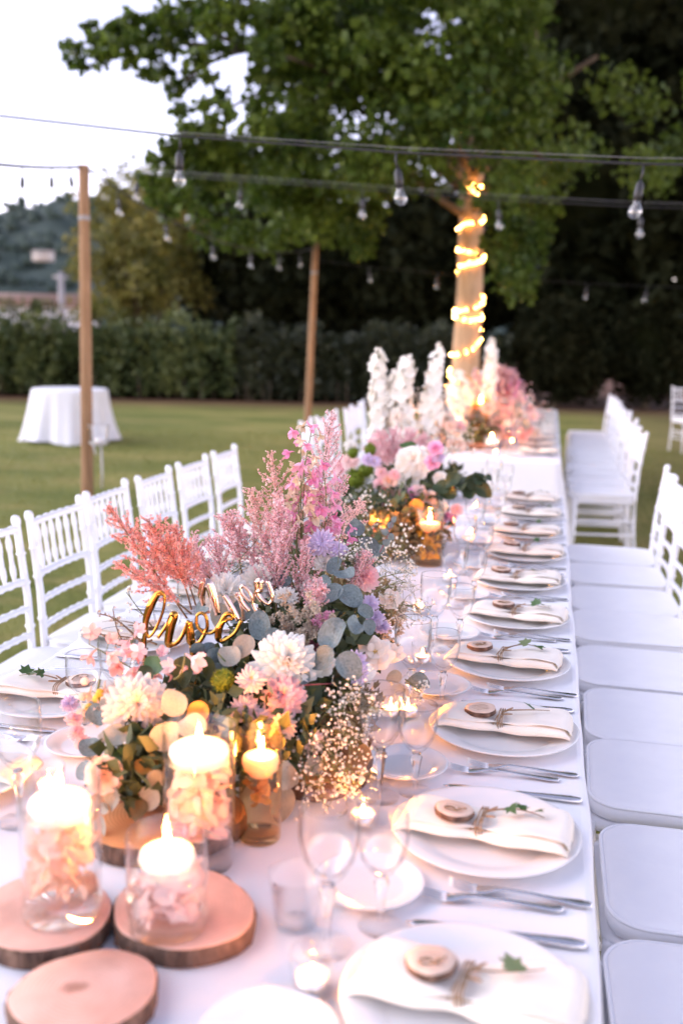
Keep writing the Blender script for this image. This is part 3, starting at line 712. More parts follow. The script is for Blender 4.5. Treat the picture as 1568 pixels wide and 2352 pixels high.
# ------------------------------------------------------------------ chairs
def bx(z): return float(np.interp(z, [0, .22, .45, .66, .925], [.232, .205, .198, .210, .245]))
CW = .180
def make_chair():
    t = thing('chair', 'x', 'chair')
    for s_ in (-1, 1):
        zz = sorted([0, .02, .12, .2, .21, .22, .33, .44, .45, .46, .53, .555, .565, .575, .66, .70, .71, .72, .80, .806, .812, .88, .895, .90, .905, .918, .928, .932])
        nodes = (.21, .45, .565, .71, .806)
        rad = []
        for z in zz:
            r_ = .0128
            if any(abs(z-q) < .002 for q in nodes): r_ = .0180
            if z >= .90: r_ = {.90: .0132, .905: .0155, .918: .0158, .928: .0125, .932: .006}.get(z, .0145)
            rad.append(r_)
        NB().add(*tube([(bx(z), s_*(CW-(.008 if z < .45 else 0)), z) for z in zz], rad, 10)).build('back_post', 'lacquer', t)
        NB().add(*tube([(-.215, s_*.188, 0), (-.208, s_*.186, .2), (-.208, s_*.186, .21), (-.208, s_*.186, .22), (-.205, s_*.185, .445)], [.0125, .0145, .0175, .0145, .0150], 10)).build('front_leg', 'lacquer', t)
        for z in (.20, .30):
            NB().add(*tube([(-.208, s_*.186, z), (0, s_*.185, z), (bx(z), s_*.178, z)], [.0095]*3, 8)).build('side_stretcher', 'lacquer', t)
    for x, z in ((-.208, .24), (-.208, .16), (bx(.24), .24)):
        NB().add(*tube([(x, -.185, z), (x, .185, z)], .0095, 8)).build('cross_stretcher', 'lacquer', t)
    def rail(z, r_, nm):
        y = np.linspace(-CW, CW, 37); bump = np.array([r_*1.28 if k % 5 == 3 else r_ for k in range(37)])
        NB().add(*tube(np.column_stack([np.full(37, bx(z))-.012*(1-(y/CW)**2)*-1, y, np.full(37, z)]), bump, 8)).build(nm, 'lacquer', t)
    rail(.888, .0120, 'top_rail'); rail(.715, .0115, 'back_rail'); rail(.625, .0105, 'back_rail'); rail(.535, .0105, 'back_rail')
    for k in range(6):
        y = -CW+2*CW*(k+1)/7
        zz = np.linspace(.715, .888, 11); rad = [.0062+.0030*(abs(math.sin(i_*PI/5)) > .93)+.0016*math.sin(i_*PI/10) for i_ in range(11)]
        NB().add(*tube([(bx(z)+.012*(1-(y/CW)**2), y, z) for z in zz], rad, 7)).build('spindle', 'lacquer', t)
    lo = [rrect(.212, .200, .05, z, 6, -.008) for z in (.425, .448)]
    NB().add(*stack(lo)).build('seat_frame', 'lacquer', t)
    lo = []
    for hx, hy, r_, z in ((0.194, 0.190, .06, .449), (0.206, 0.200, .07, .455), (0.210, 0.203, .075, .470), (0.208, 0.201, .075, .486), (0.201, 0.195, .072, .493), (.195, .180, .065, .4965), (.13, .12, .05, .499)):
        lo.append(rrect(hx, hy, r_, z, 9, -.004))
    cu = NB().add(*stack(lo)).build('cushion', 'cushion', t)
    for hx, hy, z in ((.2075, .2005, .4885),):
        L_ = rrect(hx, hy, .0745, z, 9, -.004); L_ = np.vstack([L_, L_[:1]])
        NB().add(*tube(L_, .0042, 6, False)).build('piping', 'cushion', cu)
    return t
ORD = ['first', 'second', 'third', 'fourth', 'fifth', 'sixth', 'seventh', 'eighth', 'ninth', 'tenth', 'eleventh', 'twelfth', 'thirteenth', 'fourteenth']
proto = make_chair(); index_kids(); used = [False]
def chair(loc, rz, label, group):
    if not used[0]:
        used[0] = True; o = proto; o.location = loc; o.rotation_euler = (0, 0, rz); o['label'] = label; o['group'] = group
        return o
    return dup(proto, None, loc, rz, label, group)
RX, LX = .362, -1.432
right_y = [5.01, 4.58, 4.11, 3.71, 3.235, 2.795, 2.394, 1.917, 1.48]
for k, y in enumerate(reversed(right_y)):
    chair((RX+R.uniform(-.012, .012), y, 0), R.uniform(-.03, .03), 'white cushioned chair at the near table, %s from the camera on the right' % ORD[k], 'chairs on the right of the near table')
for k in range(7):
    y = [2.72, 3.17, 3.62, 4.075, 4.55, 5.05, 0][k]
    if k == 6: y = 5.42-.03
    if k == 6: continue
    chair((LX+R.uniform(-.01, .01), y, 0), PI+R.uniform(-.02, .02), 'white spindle-back chair on the left, %s from the left edge' % ORD[k], 'chairs on the left of the near table')
for k in range(11):
    chair((RX+.05+.008*k+R.uniform(-.03, .03), 7.25+k*.462, 0), R.uniform(-.12, .12), 'white chair along the right of the far table, %s from the gap' % ORD[k], 'chairs on the right of the far table')
for k in range(10):
    chair((LX-.03+R.uniform(-.03, .03), 7.05+k*.46, 0), PI+R.uniform(-.1, .1), 'white chair along the left of the far table, %s from the gap' % ORD[k], 'chairs on the left of the far table')
p_ = at(1575, 1045, Z=.0)
chair((1.99, 14.9, 0), 1.9, 'lone white chair cut off by the right picture edge', 'chairs standing apart on the lawn')

# ------------------------------------------------------------------ table ware prototypes (guest on the right: looks towards -x)
def merge_len(prof): return prof
def make_plate(r, h, name):
    prof = [(0, .0), (r*.60, .0), (r*.66, h*.25), (r*.985, h*.86), (r, h*.96), (r*.985, h), (r*.94, h*.97), (r*.72, h*.55), (r*.66, h*.36), (r*.60, h*.28), (0, h*.26)]
    return NB().add(*lathe(prof, 56)).mesh(name, 'porcelain')
DPL, BPL = make_plate(.148, .021, 'dinner_plate'), make_plate(.080, .015, 'bread_plate')
def flatware(secs, n=10):
    """sections (x, halfwidth, halfthick, z)"""
    lo = []
    a = np.arange(n)*2*PI/n
    for x, w_, t__, z in secs:
        lo.append(np.stack([np.full(n, x), w_*np.cos(a), z+t__*np.sin(a)], 1))
    return stack(lo)
def make_fork():
    nb = NB()
    nb.add(*flatware([(.098, .002, .0008, .0035), (.094, .0085, .0016, .0035), (.080, .0105, .0018, .0035), (.05, .0062, .0018, .005), (.01, .0032, .0018, .0085), (-.025, .0030, .0018, .0100), (-.038, .0065, .0014, .0085), (-.050, .0110, .0012, .0055), (-.062, .0115, .0011, .0045), (-.066, .0113, .0010, .0046)]))
    for k in range(4):
        y = -.0096+.0064*k
        nb.add(*tube([(-.064, y*.98, .0046), (-.078, y, .0058), (-.092, y, .0088), (-.103, y*.98, .0128)], [.0016, .0014, .0012, .0005], 5))
    return nb.mesh('table_fork', 'silver')
def make_knife():
    nb = NB()
    nb.add(*flatware([(.120, .002, .002, .004), (.117, .0085, .0035, .0042), (.10, .0105, .0042, .0045), (.06, .0085, .004, .0045), (.025, .006, .0036, .0045), (.010, .0072, .003, .0045), (.002, .0075, .0011, .0045), (-.04, .0095, .0009, .0045), (-.085, .0098, .0007, .0045), (-.105, .0075, .0006, .0045), (-.118, .0015, .0005, .0045)]))
    return nb.mesh('table_knife', 'silver')
FORK, KNIFE = make_fork(), make_knife()
def make_glass(h, rr, name):
    s_ = h/.198; sb = .084*s_; 
    bowl = NB().add(*lathe([(0, sb+.004), (.010, sb+.006), (rr*.55, sb+.02*s_), (rr*.84, sb+.04*s_), (rr*.985, sb+.066*s_), (rr*1.0, sb+.085*s_), (rr*.97, h-.004), (rr*.955, h), (rr*.935, h-.003), (rr*.965, sb+.085*s_), (rr*.95, sb+.067*s_), (rr*.8, sb+.043*s_), (rr*.5, sb+.024*s_), (0, sb+.012*s_)], 28)).mesh('bowl', 'glass')
    stem = NB().add(*lathe([(.0045, .006), (.0038, .012), (.0042, .03*s_), (.0075, .058*s_), (.0098, .074*s_), (.0105, .080*s_), (.0065, .0845*s_), (.009, sb+.004), (.0, sb+.0055)], 8)).mesh('stem', 'crystal', False)
    foot = NB().add(*lathe([(0, .0), (rr*.86, .0), (rr*.88, .0015), (rr*.8, .0028), (.012, .0048), (.0046, .008), (0, .008)], 28)).mesh('foot', 'foot_glass')
    return bowl, stem, foot
GBIG, GSML = make_glass(.198, .0395, 'a'), make_glass(.160, .0350, 'b')
def place_glass(name, gm, loc, label, cat, group):
    t = thing(name, label, cat, loc, R.random()*6, group)
    link('bowl', gm[0], t); link('stem', gm[1], t); link('foot', gm[2], t)
    return t
def napkin_meshes():
    nx = 30; xs_ = np.linspace(-.146, .120, nx); lo, lo2 = [], []
    a_ = np.arange(20)*2*PI/20; ca, sa = np.cos(a_), np.sin(a_)
    for x in xs_:
        e = math.exp(-((x+.018)/.034)**2); end = min(1, min(x+.146, .120-x)/.012)
        hw = .050-.015*e+.010*((x+.146)/.266); zb = .0205-.007*math.exp(-((x+.005)/.08)**2)-(5.0*max(0, -.11-x)**2)
        th = (.0105-.0012*e+.0025*math.exp(-((x-.06)/.05)**2))*(.45+.55*end**.5)
        yy = np.sign(ca)*np.abs(ca)**.75*hw*(1+.02*np.sin(x*70))
        fold = .0016*np.sin(yy*110+x*28)+.0012*np.sin(x*60+yy*30)+.003*e*np.cos(yy*150)
        z_ = zb+th+np.sign(sa)*np.abs(sa)**.75*th+np.clip(sa, 0, 1)*fold
        skew = yy*.07+.0035*np.sin(yy*70+1)
        lo.append(np.stack([np.full(20, x)+skew, yy, z_], 1))
        y2 = np.sign(ca)*np.abs(ca)**.75*hw*.90+.004
        lo2.append(np.stack([np.full(20, x)*.97+.004+y2*.05+.002*np.sin(y2*90), y2, zb+2*th+.0012+fold*.9-.004*(np.abs(y2)/hw)**3+np.sign(sa)*np.abs(sa)**.75*.0017], 1))
    a = NB().add(*stack(lo)).mesh('napkin', 'napkin'); b = NB().add(*stack(lo2)).mesh('napkin_flap', 'napkin')
    tw = NB(); a_ = np.linspace(0, 2*PI, 26)
    for dx in (-.022, -.0175, -.0135):
        tw.add(*tube(np.stack([np.full(26, dx)+.002*np.sin(a_*2), .0385*np.sign(np.cos(a_))*np.abs(np.cos(a_))**.6, .0290+.0155*np.sign(np.sin(a_))*np.abs(np.sin(a_))**.7], 1), .0012, 5))
    for s_ in (-1, 1):
        q = np.linspace(0, 1, 12)
        tw.add(*tube(np.stack([-.018+.022*np.sin(q*PI), s_*.018*np.sin(q*PI*.9)*(1+.3*s_), .042+.006*np.sin(q*PI)], 1), .0011, 5))
        tw.add(*tube(np.stack([-.018+s_*.004-.010*q, -.006-.035*q*(1 if s_ > 0 else .8), .043-.012*q**2], 1), .0010, 5))
    c_ = tw.mesh('twine', 'twine')
    return a, b, c_
NAP = napkin_meshes()
def tag_meshes():
    a = np.arange(30)*2*PI/30; rr = .0305*(1+.03*np.sin(a*3)+.02*np.sin(a*7))
    def lp(f, z): return np.stack([rr*f*np.cos(a), rr*f*np.sin(a), np.full(30, z)], 1)
    top = NB().add(*stack([lp(.985, .0088), lp(.98, .0092), lp(.6, .0093)])).mesh('face', 'tag_wood')
    brk = NB().add(*stack([lp(1.0, 0), lp(1.03, .002), lp(1.02, .006), lp(.99, .0089)])).mesh('wooden_tag', 'bark')
    ins = NB()
    for j in range(4):
        y = .012-.007*j; w_ = .017-.002*abs(j-1)
        q = np.linspace(-1, 1, 26); ins.add(*tube(np.stack([q*w_, y+.0011*np.sin(q*40+j*2)*np.cos(q*13), np.full(26, .0096)], 1), .00035, 4))
    i_ = ins.mesh('handwriting', 'twine')
    kn = NB(); q = np.linspace(0, 1, 30)
    kn.add(*tube(np.stack([-.004+.015*np.cos(q*7)*(.4+.6*q), -.008+.007*np.sin(q*7), .0105+.003*q], 1), .0010, 5)); kn.add(*tube([(.005, -.010, .012), (.013, -.003, .013), (.018, .006, .011)], .0010, 5))
    return top, brk, i_, kn.mesh('knot', 'stem_brown')
TAG = tag_meshes()
_iv = [(0, 0), (.22, -.12), (.55, .05), (.36, .26), (.50, .60), (.22, .52), (0, 1.0), (-.22, .52), (-.50, .60), (-.36, .26), (-.55, .05), (-.22, -.12)]
IVY = NB().add(np.array([(x, y, .10*abs(x)+.06*math.sin(y*3)) for x, y in _iv]+[(0, .3, 0)])*.026, np.array([(i, (i+1) % 12, 12) for i in range(12)])).mesh('ivy_leaf', 'ivy')
IVYP = IVY.copy(); IVYP.materials.clear(); IVYP.materials.append(M['ivy_pale'])
def ivy(loc, rz, label, group, nl, rot):
    t = thing('ivy_sprig', label, 'ivy', loc, rz, group)
    q = np.linspace(0, 1, 12); wob = R.uniform(-.022, .022)
    st = np.stack([.085*q, wob*np.sin(q*3)+.012*q*R.uniform(-1, 1), .005+.006*np.sin(q*3)], 1)
    NB().add(*tube(st, np.linspace(.0016, .0007, 12), 5)).build('stem', 'stem_brown', t)
    for k in range(nl):
        i_ = [6, 9, 4][k]; side = [-1, 1, 1][k]
        link('leaf', IVYP if R.random() < .3 else IVY, t, st[i_]+np.array([0, .002*side, .003]), (R.uniform(-.5, .5), R.uniform(-.5, .5), -PI/2*side*R.uniform(.3, 1.3)-.9)).scale = (R.uniform(.85, 1.25),)*3
    return t
def setting(y, side, tab, k, glasses=True, small=True):
    """side +1: guest on the right. Everything is laid out in the guest's own frame."""
    rz = 0 if side > 0 else PI
    cx = -.054 if side > 0 else -.986
    def W(dx, dy, z=ZT+.0012): return (cx+side*dx, y+side*dy, z)
    w = '%s %s place of the %s table' % (ORD[k], 'right' if side > 0 else 'left', tab)
    j = lambda s_: R.uniform(-s_, s_)
    gr = ' of the %s table, %s side' % (tab, 'right' if side > 0 else 'left')
    p = W(j(.006), j(.006)); tag(link('dinner_plate', DPL, None, p), 'white dinner plate, '+w, 'plate', 'dinner plates'+gr)
    tag(link('bread_plate', BPL, None, W(-.162+j(.008)-(.045 if k == 0 and side > 0 and tab == 'near' else 0), -.19+j(.008)+(.085 if k == 0 and side > 0 and tab == 'near' else 0))), 'small bread plate, '+w, 'plate', 'bread plates'+gr)
    tag(link('table_fork', FORK, None, W(.018+j(.006), -.182+j(.004)), (0, 0, rz+.05+j(.03))), 'outer silver fork, '+w, 'fork', 'forks'+gr)
    tag(link('table_fork', FORK, None, W(.054+j(.006), -.158+j(.003)), (0, 0, rz+j(.04))), 'inner silver fork, '+w, 'fork', 'forks'+gr)
    tag(link('table_knife', KNIFE, None, W(.025+j(.006), .163+j(.004)), (0, 0, rz+j(.02))), 'silver knife, '+w, 'knife', 'knives'+gr)
    if glasses:
        place_glass('water_goblet', GBIG, W(-.190+j(.006), .098+j(.01)), 'larger cut-stem goblet, '+w, 'goblet', 'goblets'+gr)
        place_glass('wine_glass', GSML, W(-.130+j(.006), .143+j(.01)), 'smaller cut-stem wine glass, '+w, 'wine glass', 'wine glasses'+gr)
    a_ = rz+j(.13)-.02
    nloc = Vector(p)+Vector((side*(.010+j(.008)), side*(-.004+j(.010)), .001))
    n_ = link('napkin', NAP[0], None, nloc, (0, 0, a_)); tag(n_, 'folded cream napkin tied with twine, '+w, 'napkin', 'napkins'+gr)
    link('flap', NAP[1], n_); link('twine', NAP[2], n_)
    tl = nloc+Vector((side*(-.062+j(.010)), j(.010), .0425))
    tg = link('wooden_tag', TAG[1], None, tl, (j(.06), j(.06), rz+j(.5))); tag(tg, 'round wooden name tag, '+w, 'tag', 'wooden name tags'+gr)
    link('face', TAG[0], tg); link('handwriting', TAG[2], tg)
    if k % 2 == 1 or k in (0, 4): link('knot', TAG[3], tg)
    if small:
        ivy(nloc+Vector((side*-.008, side*.006, .043)), a_+j(.25)+.12, 'ivy sprig on napkin, '+w, 'ivy sprigs'+gr, [1, 3, 1, 2, 2, 1, 1, 1, 2, 2][k % 10], 0)
for k in range(10):
    setting(1.058+.424*k, 1, 'near', k)
for k, y in enumerate([1.46, 1.86, 2.29, 2.73, 3.17, 3.62, 4.07, 4.52, 4.92]):
    setting(y, -1, 'near', k)
for k in range(9):
    setting(7.05+.5*k, 1, 'far', k)
for k in range(3):
    setting(7.05+.5*k, -1, 'far', k, glasses=k < 2, small=False)

# ------------------------------------------------------------------ wood slices, vases, candles
def wood_slice(name, label, c, r, h, seed, group, ell=1.0, rz=0, face='slice_wood'):
    rg = random.Random(seed); a = np.arange(48)*2*PI/48
    ph = [rg.uniform(0, 6) for _ in range(3)]
    rr = r*(1+.045*np.sin(2*a+ph[0])+.025*np.sin(3*a+ph[1])+.012*np.sin(7*a+ph[2])); kx = np.array([1, ell])
    def lp(f, z, rough=0): 
        q = rr*f+NR.normal(size=48)*rough; return np.stack([q*np.cos(a), q*np.sin(a)*ell, np.full(48, z)], 1)
    o = NB().add(*stack([lp(.99, 0), lp(1.01, .003, .0008), lp(1.015, h*.5, .0014), lp(1.0, h-.002, .0012), lp(.975, h-.0005)], False)).build(name, 'bark')
    NB().add(*stack([lp(.985, h-.001), lp(.965, h+.0004), lp(.5, h+.0006)])).build('cut_face', face, o)
    o.location = (c[0], c[1], ZT+.0012); o.rotation_euler = (0, 0, rz)
    return tag(o, label, 'wood slice', group)
GS = 'log slices used as stands'
SL = .026
wood_slice('log_slice', 'bare log slice with dark heart stain at bottom left', (-.486, .962), .082, SL, 1, GS, .95, .4)
wood_slice('log_slice', 'pinkish log slice under the short candle vase', (-.436, 1.150), .094, SL, 2, GS, 1.05, 1.2)
wood_slice('log_slice', 'log slice under the candle vase at the left edge', (-.612, 1.100), .092, SL, 3, GS, 1.0, 2.3)
wood_slice('log_slice', 'log slice coloured with candle glow under the front of the flowers', (-.565, 1.385), .128, SL+.004, 4, GS, .95, .2, 'candlelit_wood')
wood_slice('log_slice', 'log slice under baby\'s breath at the flowers\' right end', (-.372, 1.645), .112, SL+.008, 5, GS, .9, 1.9, 'candlelit_wood')
wood_slice('log_slice', 'log slice beneath the second flower arrangement', (-.53, 3.75), .17, SL+.004, 6, GS)
wood_slice('log_slice', 'log slice beneath the flowers on the far table', (-.55, 7.35), .22, SL+.004, 7, GS)

def flame_mesh(h, r, m):
    prof = [(0, 0), (r*.55, h*.04), (r*.9, h*.15), (r, h*.28), (r*.85, h*.48), (r*.5, h*.72), (r*.18, h*.92), (0, h)]
    return NB().add(*lathe(prof, 12)).mesh('flame', m)
FL, TFL, FFL = flame_mesh(.031, .0047, 'flame'), flame_mesh(.013, .0032, 'tea_flame'), flame_mesh(.033, .0052, 'far_flame')
def floating_candle(c, r, label, group, sc=1):
    t = thing('floating_candle', label, 'candle', c, 0, group)
    V, F = lathe([(0, -.016), (r*.6, -.016), (r*.9, -.004), (r, .006), (r*.96, .013), (r*.84, .0165), (r*.5, .0150), (0, .0135)], 28)
    NB().add(V, F).build('wax', 'wax', t)
    NB().add(*tube([(0, 0, .013), (.001, 0, .021)], .0012, 6)).build('wick', 'wick', t)
    f = link('flame', FL if c[1] < 2 else FFL, t, (.0, 0, .0185), (R.uniform(-.1, .1), R.uniform(-.12, .12), 0)); f.scale = (sc,)*3
    return t
def submerged_flower(c, r, h, m, label, dens=1.0, cat='flower'):
    """a loose bloom pressed into the water of a vase"""
    nb = NB(); n = int(115*dens)
    P, F = petal_tmpl(.42, .35, .7, .25)
    a = NR.random(n)*2*PI; rr = np.sqrt(NR.random(n))*r*.74; z = NR.random(n)*h
    pos = np.stack([rr*np.cos(a), rr*np.sin(a), z], 1); pos = np.clip(pos, -r, r) if False else pos
    rot = rotm(n); V = np.einsum('nij,kj->nki', rot, P)*(r*.62*NR.uniform(.6, 1.1, n))[:, None, None]+pos[:, None]
    rad = np.linalg.norm(V[..., :2], axis=-1); f = np.minimum(1, r*.97/np.maximum(rad, 1e-6)); V[..., :2] *= f[..., None]; V[..., 2] = np.clip(V[..., 2], .001, h)
    k = len(P); nb.add(V.reshape(-1, 3), (F[None]+(np.arange(n)*k)[:, None, None]).reshape(-1, 4), np.repeat(NR.random(n), k))
    o = nb.build('submerged_bloom', m); o.location = c
    return tag(o, label, cat, 'blooms sunk in the candle vases')
def vase(c, r, h, water, label, gm='vase_glass', base=.012):
    t = thing('candle_vase', label, 'vase', c, 0, 'glass cylinder vases')
    NB().add(*lathe([(r*.97, .0), (r, .003), (r, h-.0015), (r*.985, h), (r*.965, h-.0015), (r*.965, base), (r*.9, base*.8), (0, base*.75)], 40)).build('glass_wall', gm, t)
    NB().add(*lathe([(0, .0005), (r*.95, .0005), (r*.955, .003), (r*.95, base*.7), (0, base*.68)], 40)).build('glass_base', gm, t)
    if water:
        NB().add(*lathe([(r*.962, water+.0015), (r*.95, water), (0, water)], 40)).build('water_surface', 'water', t)
    return t
GC = 'floating candles'
zs_ = ZT+SL+.0022
vase((-.586, 1.102, zs_), .052, .190, .14, 'tall candle vase of peach petals at the left edge')
submerged_flower((-.586, 1.102, zs_+.022), .048, .116, 'pale_peach', 'peach bloom sunk in the vase at the left edge', 1.5)
floating_candle((-.586, 1.102, zs_+.142), .040, 'burning floating candle in the vase at the left edge', GC)
vase((-.441, 1.105, zs_), .052, .128, .085, 'short candle vase on a pinkish log slice')
submerged_flower((-.441, 1.105, zs_+.018), .048, .068, 'pale_blush', 'blush bloom sunk in the short vase', 1.1)
floating_candle((-.441, 1.105, zs_+.087), .036, 'burning floating candle in the short vase', GC)
zt = ZT+.0015
vase((-.470, 1.305, zt), .0535, .215, .165, 'tallest candle vase, pink petals inside, before the flowers')
submerged_flower((-.470, 1.305, zt+.050), .050, .113, 'pale_peach', 'pink and peach blooms sunk in the tallest vase', 1.5)
submerged_flower((-.470, 1.305, zt+.045), .050, .03, 'pink', 'pink petals low in the tallest vase', .35)
floating_candle((-.470, 1.305, zt+.168), .044, 'burning floating candle in the tallest vase', GC)
vase((-.404, 1.400, zt), .0335, .178, .118, 'narrow amber-lit candle vase beside the tallest vase', 'pale_amber_glass')
submerged_flower((-.404, 1.400, zt+.055), .030, .045, 'candlelit_leaf', 'leaf coloured with candle amber sunk in the narrow vase', .3, 'leaf')
floating_candle((-.404, 1.400, zt+.120), .029, 'burning floating candle in the narrow vase', GC, .9)
for nm, px_, py_, r_, h_, wl, lab in (('a', 860, 1285, .056, .145, .09, 'left of the two candle vases before the second arrangement'), ('b', 980, 1300, .049, .195, .13, 'right of the two candle vases before the second arrangement')):
    b = at(px_, py_, Z=zt); c = (b.x, b.y+.03, zt)
    vase(c, r_, h_, wl, lab, 'pale_amber_glass'); submerged_flower((c[0], c[1], zt+.02), r_*.9, wl*.72, 'yellow', 'yellow bloom in the '+lab[:lab.index(' of')]+' mid-table candle vase', .8)
    floating_candle((c[0], c[1], zt+wl+.002), r_*.8, 'burning candle in the '+lab[:lab.index(' of')]+' mid-table vase', GC, 1.1)
for px_, Y, r_, h_, wl, lab in ((1100, 7.35, .065, .36, .30, 'tall amber candle vase on the far table'), (1130, 6.95, .055, .12, .07, 'low candle vase at the near edge of the far table'), (1048, 6.95, .05, .2, .15, 'candle vase among the white spires on the far table'), (975, 5.02, .045, .3, .25, 'slim candle vase at the far end of the near table')):
    b = at(px_, 1000, Y=Y); c = (b.x, Y, zt)
    vase(c, r_, h_, wl, lab, 'amber_glass' if 'amber' in lab else 'vase_glass'); floating_candle((c[0], c[1], zt+wl+.002), r_*.8, 'burning candle in the '+lab.replace(' candle', '', 1), GC, 1.5)

TEA = NB().add(*lathe([(.0205, .004), (.0255, .006), (.0275, .030), (.0280, .052), (.0265, .052), (.0258, .030), (.0238, .009), (0, .007)], 20)).mesh('cup', 'vase_glass')
TEAW = NB().add(*lathe([(0, .009), (.0195, .009), (.0195, .021), (.018, .0215), (0, .0205)], 18)).mesh('wax', 'wax')
TEAF = NB().add(*lathe([(.0200, .0085), (.0202, .0235), (.0196, .0235), (.0196, .0085)], 18)).mesh('foil_cup', 'foil')
def tealight(c, label):
    t = thing('tealight', label, 'tealight', (c[0], c[1], ZT+.0015), 0, 'tealights in small glasses')
    link('cup', TEA, t); link('wax', TEAW, t); link('foil_cup', TEAF, t); link('flame', TFL, t, (0, 0, .024))
for i_, (x, y, lab) in enumerate(((-.792, 1.455, 'tealight by the bread plate at the left edge'), (-.254, 1.476, 'tealight behind the front goblets'), (-.238, 1.055, 'nearest tealight, at the bottom of the picture'), (-.283, 1.945, 'left tealight of the pair beyond the second goblets'),
      (-.248, 1.952, 'right tealight of the pair beyond the second goblets'), (-.262, 2.305, 'tealight beside the third goblet pair'), (-.33, 2.75, 'tealight at the flowers\' right flank by baby\'s breath'), (-.28, 3.15, 'tealight right of the mid-table vases'), (-.27, 3.9, 'tealight by the second arrangement'), (-.30, 4.55, 'tealight near the far end of the near table'),
      (-.33, 6.78, 'tealight at the near edge of the far table'), (-.25, 7.6, 'tealight among glasses on the far table'), (-.75, 1.75, 'tealight left of the flowers, by the second left plate'), (-.3, 8.4, 'farther tealight among glasses on the far table'))):
    tealight((x, y), lab)
t = thing('tumbler', 'small empty lilac-rimmed tumbler beside the log slices', 'tumbler', (-.291, 1.185, ZT+.0015))
NB().add(*lathe([(0, .003), (.0255, .003), (.0275, 0), (.0385, .072), (.0392, .074), (.0375, .074), (.0280, .012), (0, .009)], 28)).build('glass_wall', 'vase_glass', t)

# ------------------------------------------------------------------ flowers
CAMP = np.array((0, 0, CAM_H))
class Arr:
    """one flower arrangement: parts are placed by their point in the room"""
    def __init__(s, label, base):
        s.b = np.array(base, float); s.t = thing('flower_arrangement', label, 'flowers', base, 0, 'flower arrangements along the tables')
    def part(s, nb, name, m, smooth=True, parent=None):
        o = nb.build(name, m, parent or s.t, smooth); return o
    def rel(s, p): return np.array(p, float)-s.b
def facing(p, mix=(.0, .0, .6), cam_w=.8):
    """direction a bloom looks: partly up, partly out to the open side"""
    d = CAMP-np.array(p); d /= np.linalg.norm(d)
    d = d*cam_w+np.array(mix)+NR.normal(size=3)*.12
    return d/np.linalg.norm(d)
def dahlia(A, p, r, m, layers=6, n0=15, d=None, centre=None, name='dahlia', narrow=.24):
    q = A.rel(p); d = facing(p) if d is None else np.array(d); B = basis(d)
    nb = NB()
    for l in range(layers):
        f = 1-l/layers; n = max(5, int(n0*(1-.45*l/layers))); el = math.radians(4+ (l/layers)**1.2*72)
        Pm, F = petal_tmpl(narrow, .5, .55, .10+.10*l/layers)
        ln = r*(1-.62*(l/layers)); 
        for k in range(n):
            a = 2*PI*(k+.5*(l % 2))/n+NR.normal()*.06
            e = el+NR.normal()*.08
            x = np.array([math.cos(a)*math.cos(e), math.sin(a)*math.cos(e), math.sin(e)]); side = np.array([-math.sin(a), math.cos(a), 0]); nn = np.cross(side, x)*-1
            Rm = np.stack([side, x, np.cross(side, x)], 1)
            V = (Pm@Rm.T)*ln*NR.uniform(.92, 1.06)+x*r*.06+np.array([0, 0, r*.05*l])
            nb.add(V@B.T+q, F, min(1, max(0, .75-.6*l/layers+NR.normal()*.12)))
    o = A.part(nb, name, m)
    if centre:
        c = NB(); n = 60; u = NR.normal(size=(n, 3)); u[:, 2] = abs(u[:, 2]); u /= np.linalg.norm(u, axis=1)[:, None]
        scatter(c, OCT[0], OCT[1], (u*np.array([r*.2, r*.2, r*.12])+np.array([0, 0, r*.07]))@B.T+q, rotm(n), r*.045)
        A.part(c, 'flower_centre', centre, parent=o)
    return o
def mum(A, p, r, m, centre='yellow', d=None, n=17): return dahlia(A, p, r, m, 3, n, d, centre, 'chrysanthemum', .2)
def rose(A, p, r, m, d=None):
    q = A.rel(p); d = facing(p) if d is None else np.array(d); B = basis(d); nb = NB()
    for l in range(6):
        f = l/5; n = [5, 5, 4, 3, 3, 2][l]; el = math.radians(22+62*f); w_ = .72-.12*f
        Pm, F = petal_tmpl(w_, 1.1, .85, -.10+.40*f, 6); Pm = Pm*np.array([1, 1, 1])
        for k in range(n):
            a = 2*PI*k/n+l*.9+NR.normal()*.1
            x = np.array([math.cos(a)*math.cos(el), math.sin(a)*math.cos(el), math.sin(el)]); side = np.array([-math.sin(a), math.cos(a), 0])
            Rm = np.stack([side, x, -np.cross(x, side)*-1], 1); Rm = np.stack([side, x, np.cross(side, x)], 1)
            V = (Pm@Rm.T)*r*(1.0-.25*f); V += np.array([math.cos(a), math.sin(a), 0])*r*.22*(1-f)
            # wrap the inner petals round the heart
            if l > 1:
                rad = np.linalg.norm(V[:, :2], axis=1)+1e-6; lim = r*(.78-.6*f); V[:, :2] *= np.minimum(1, lim/rad)[:, None]
            nb.add(V@B.T+q, F, min(1, max(0, .85-.8*f+NR.normal()*.06)))
    return A.part(nb, 'rose', m)
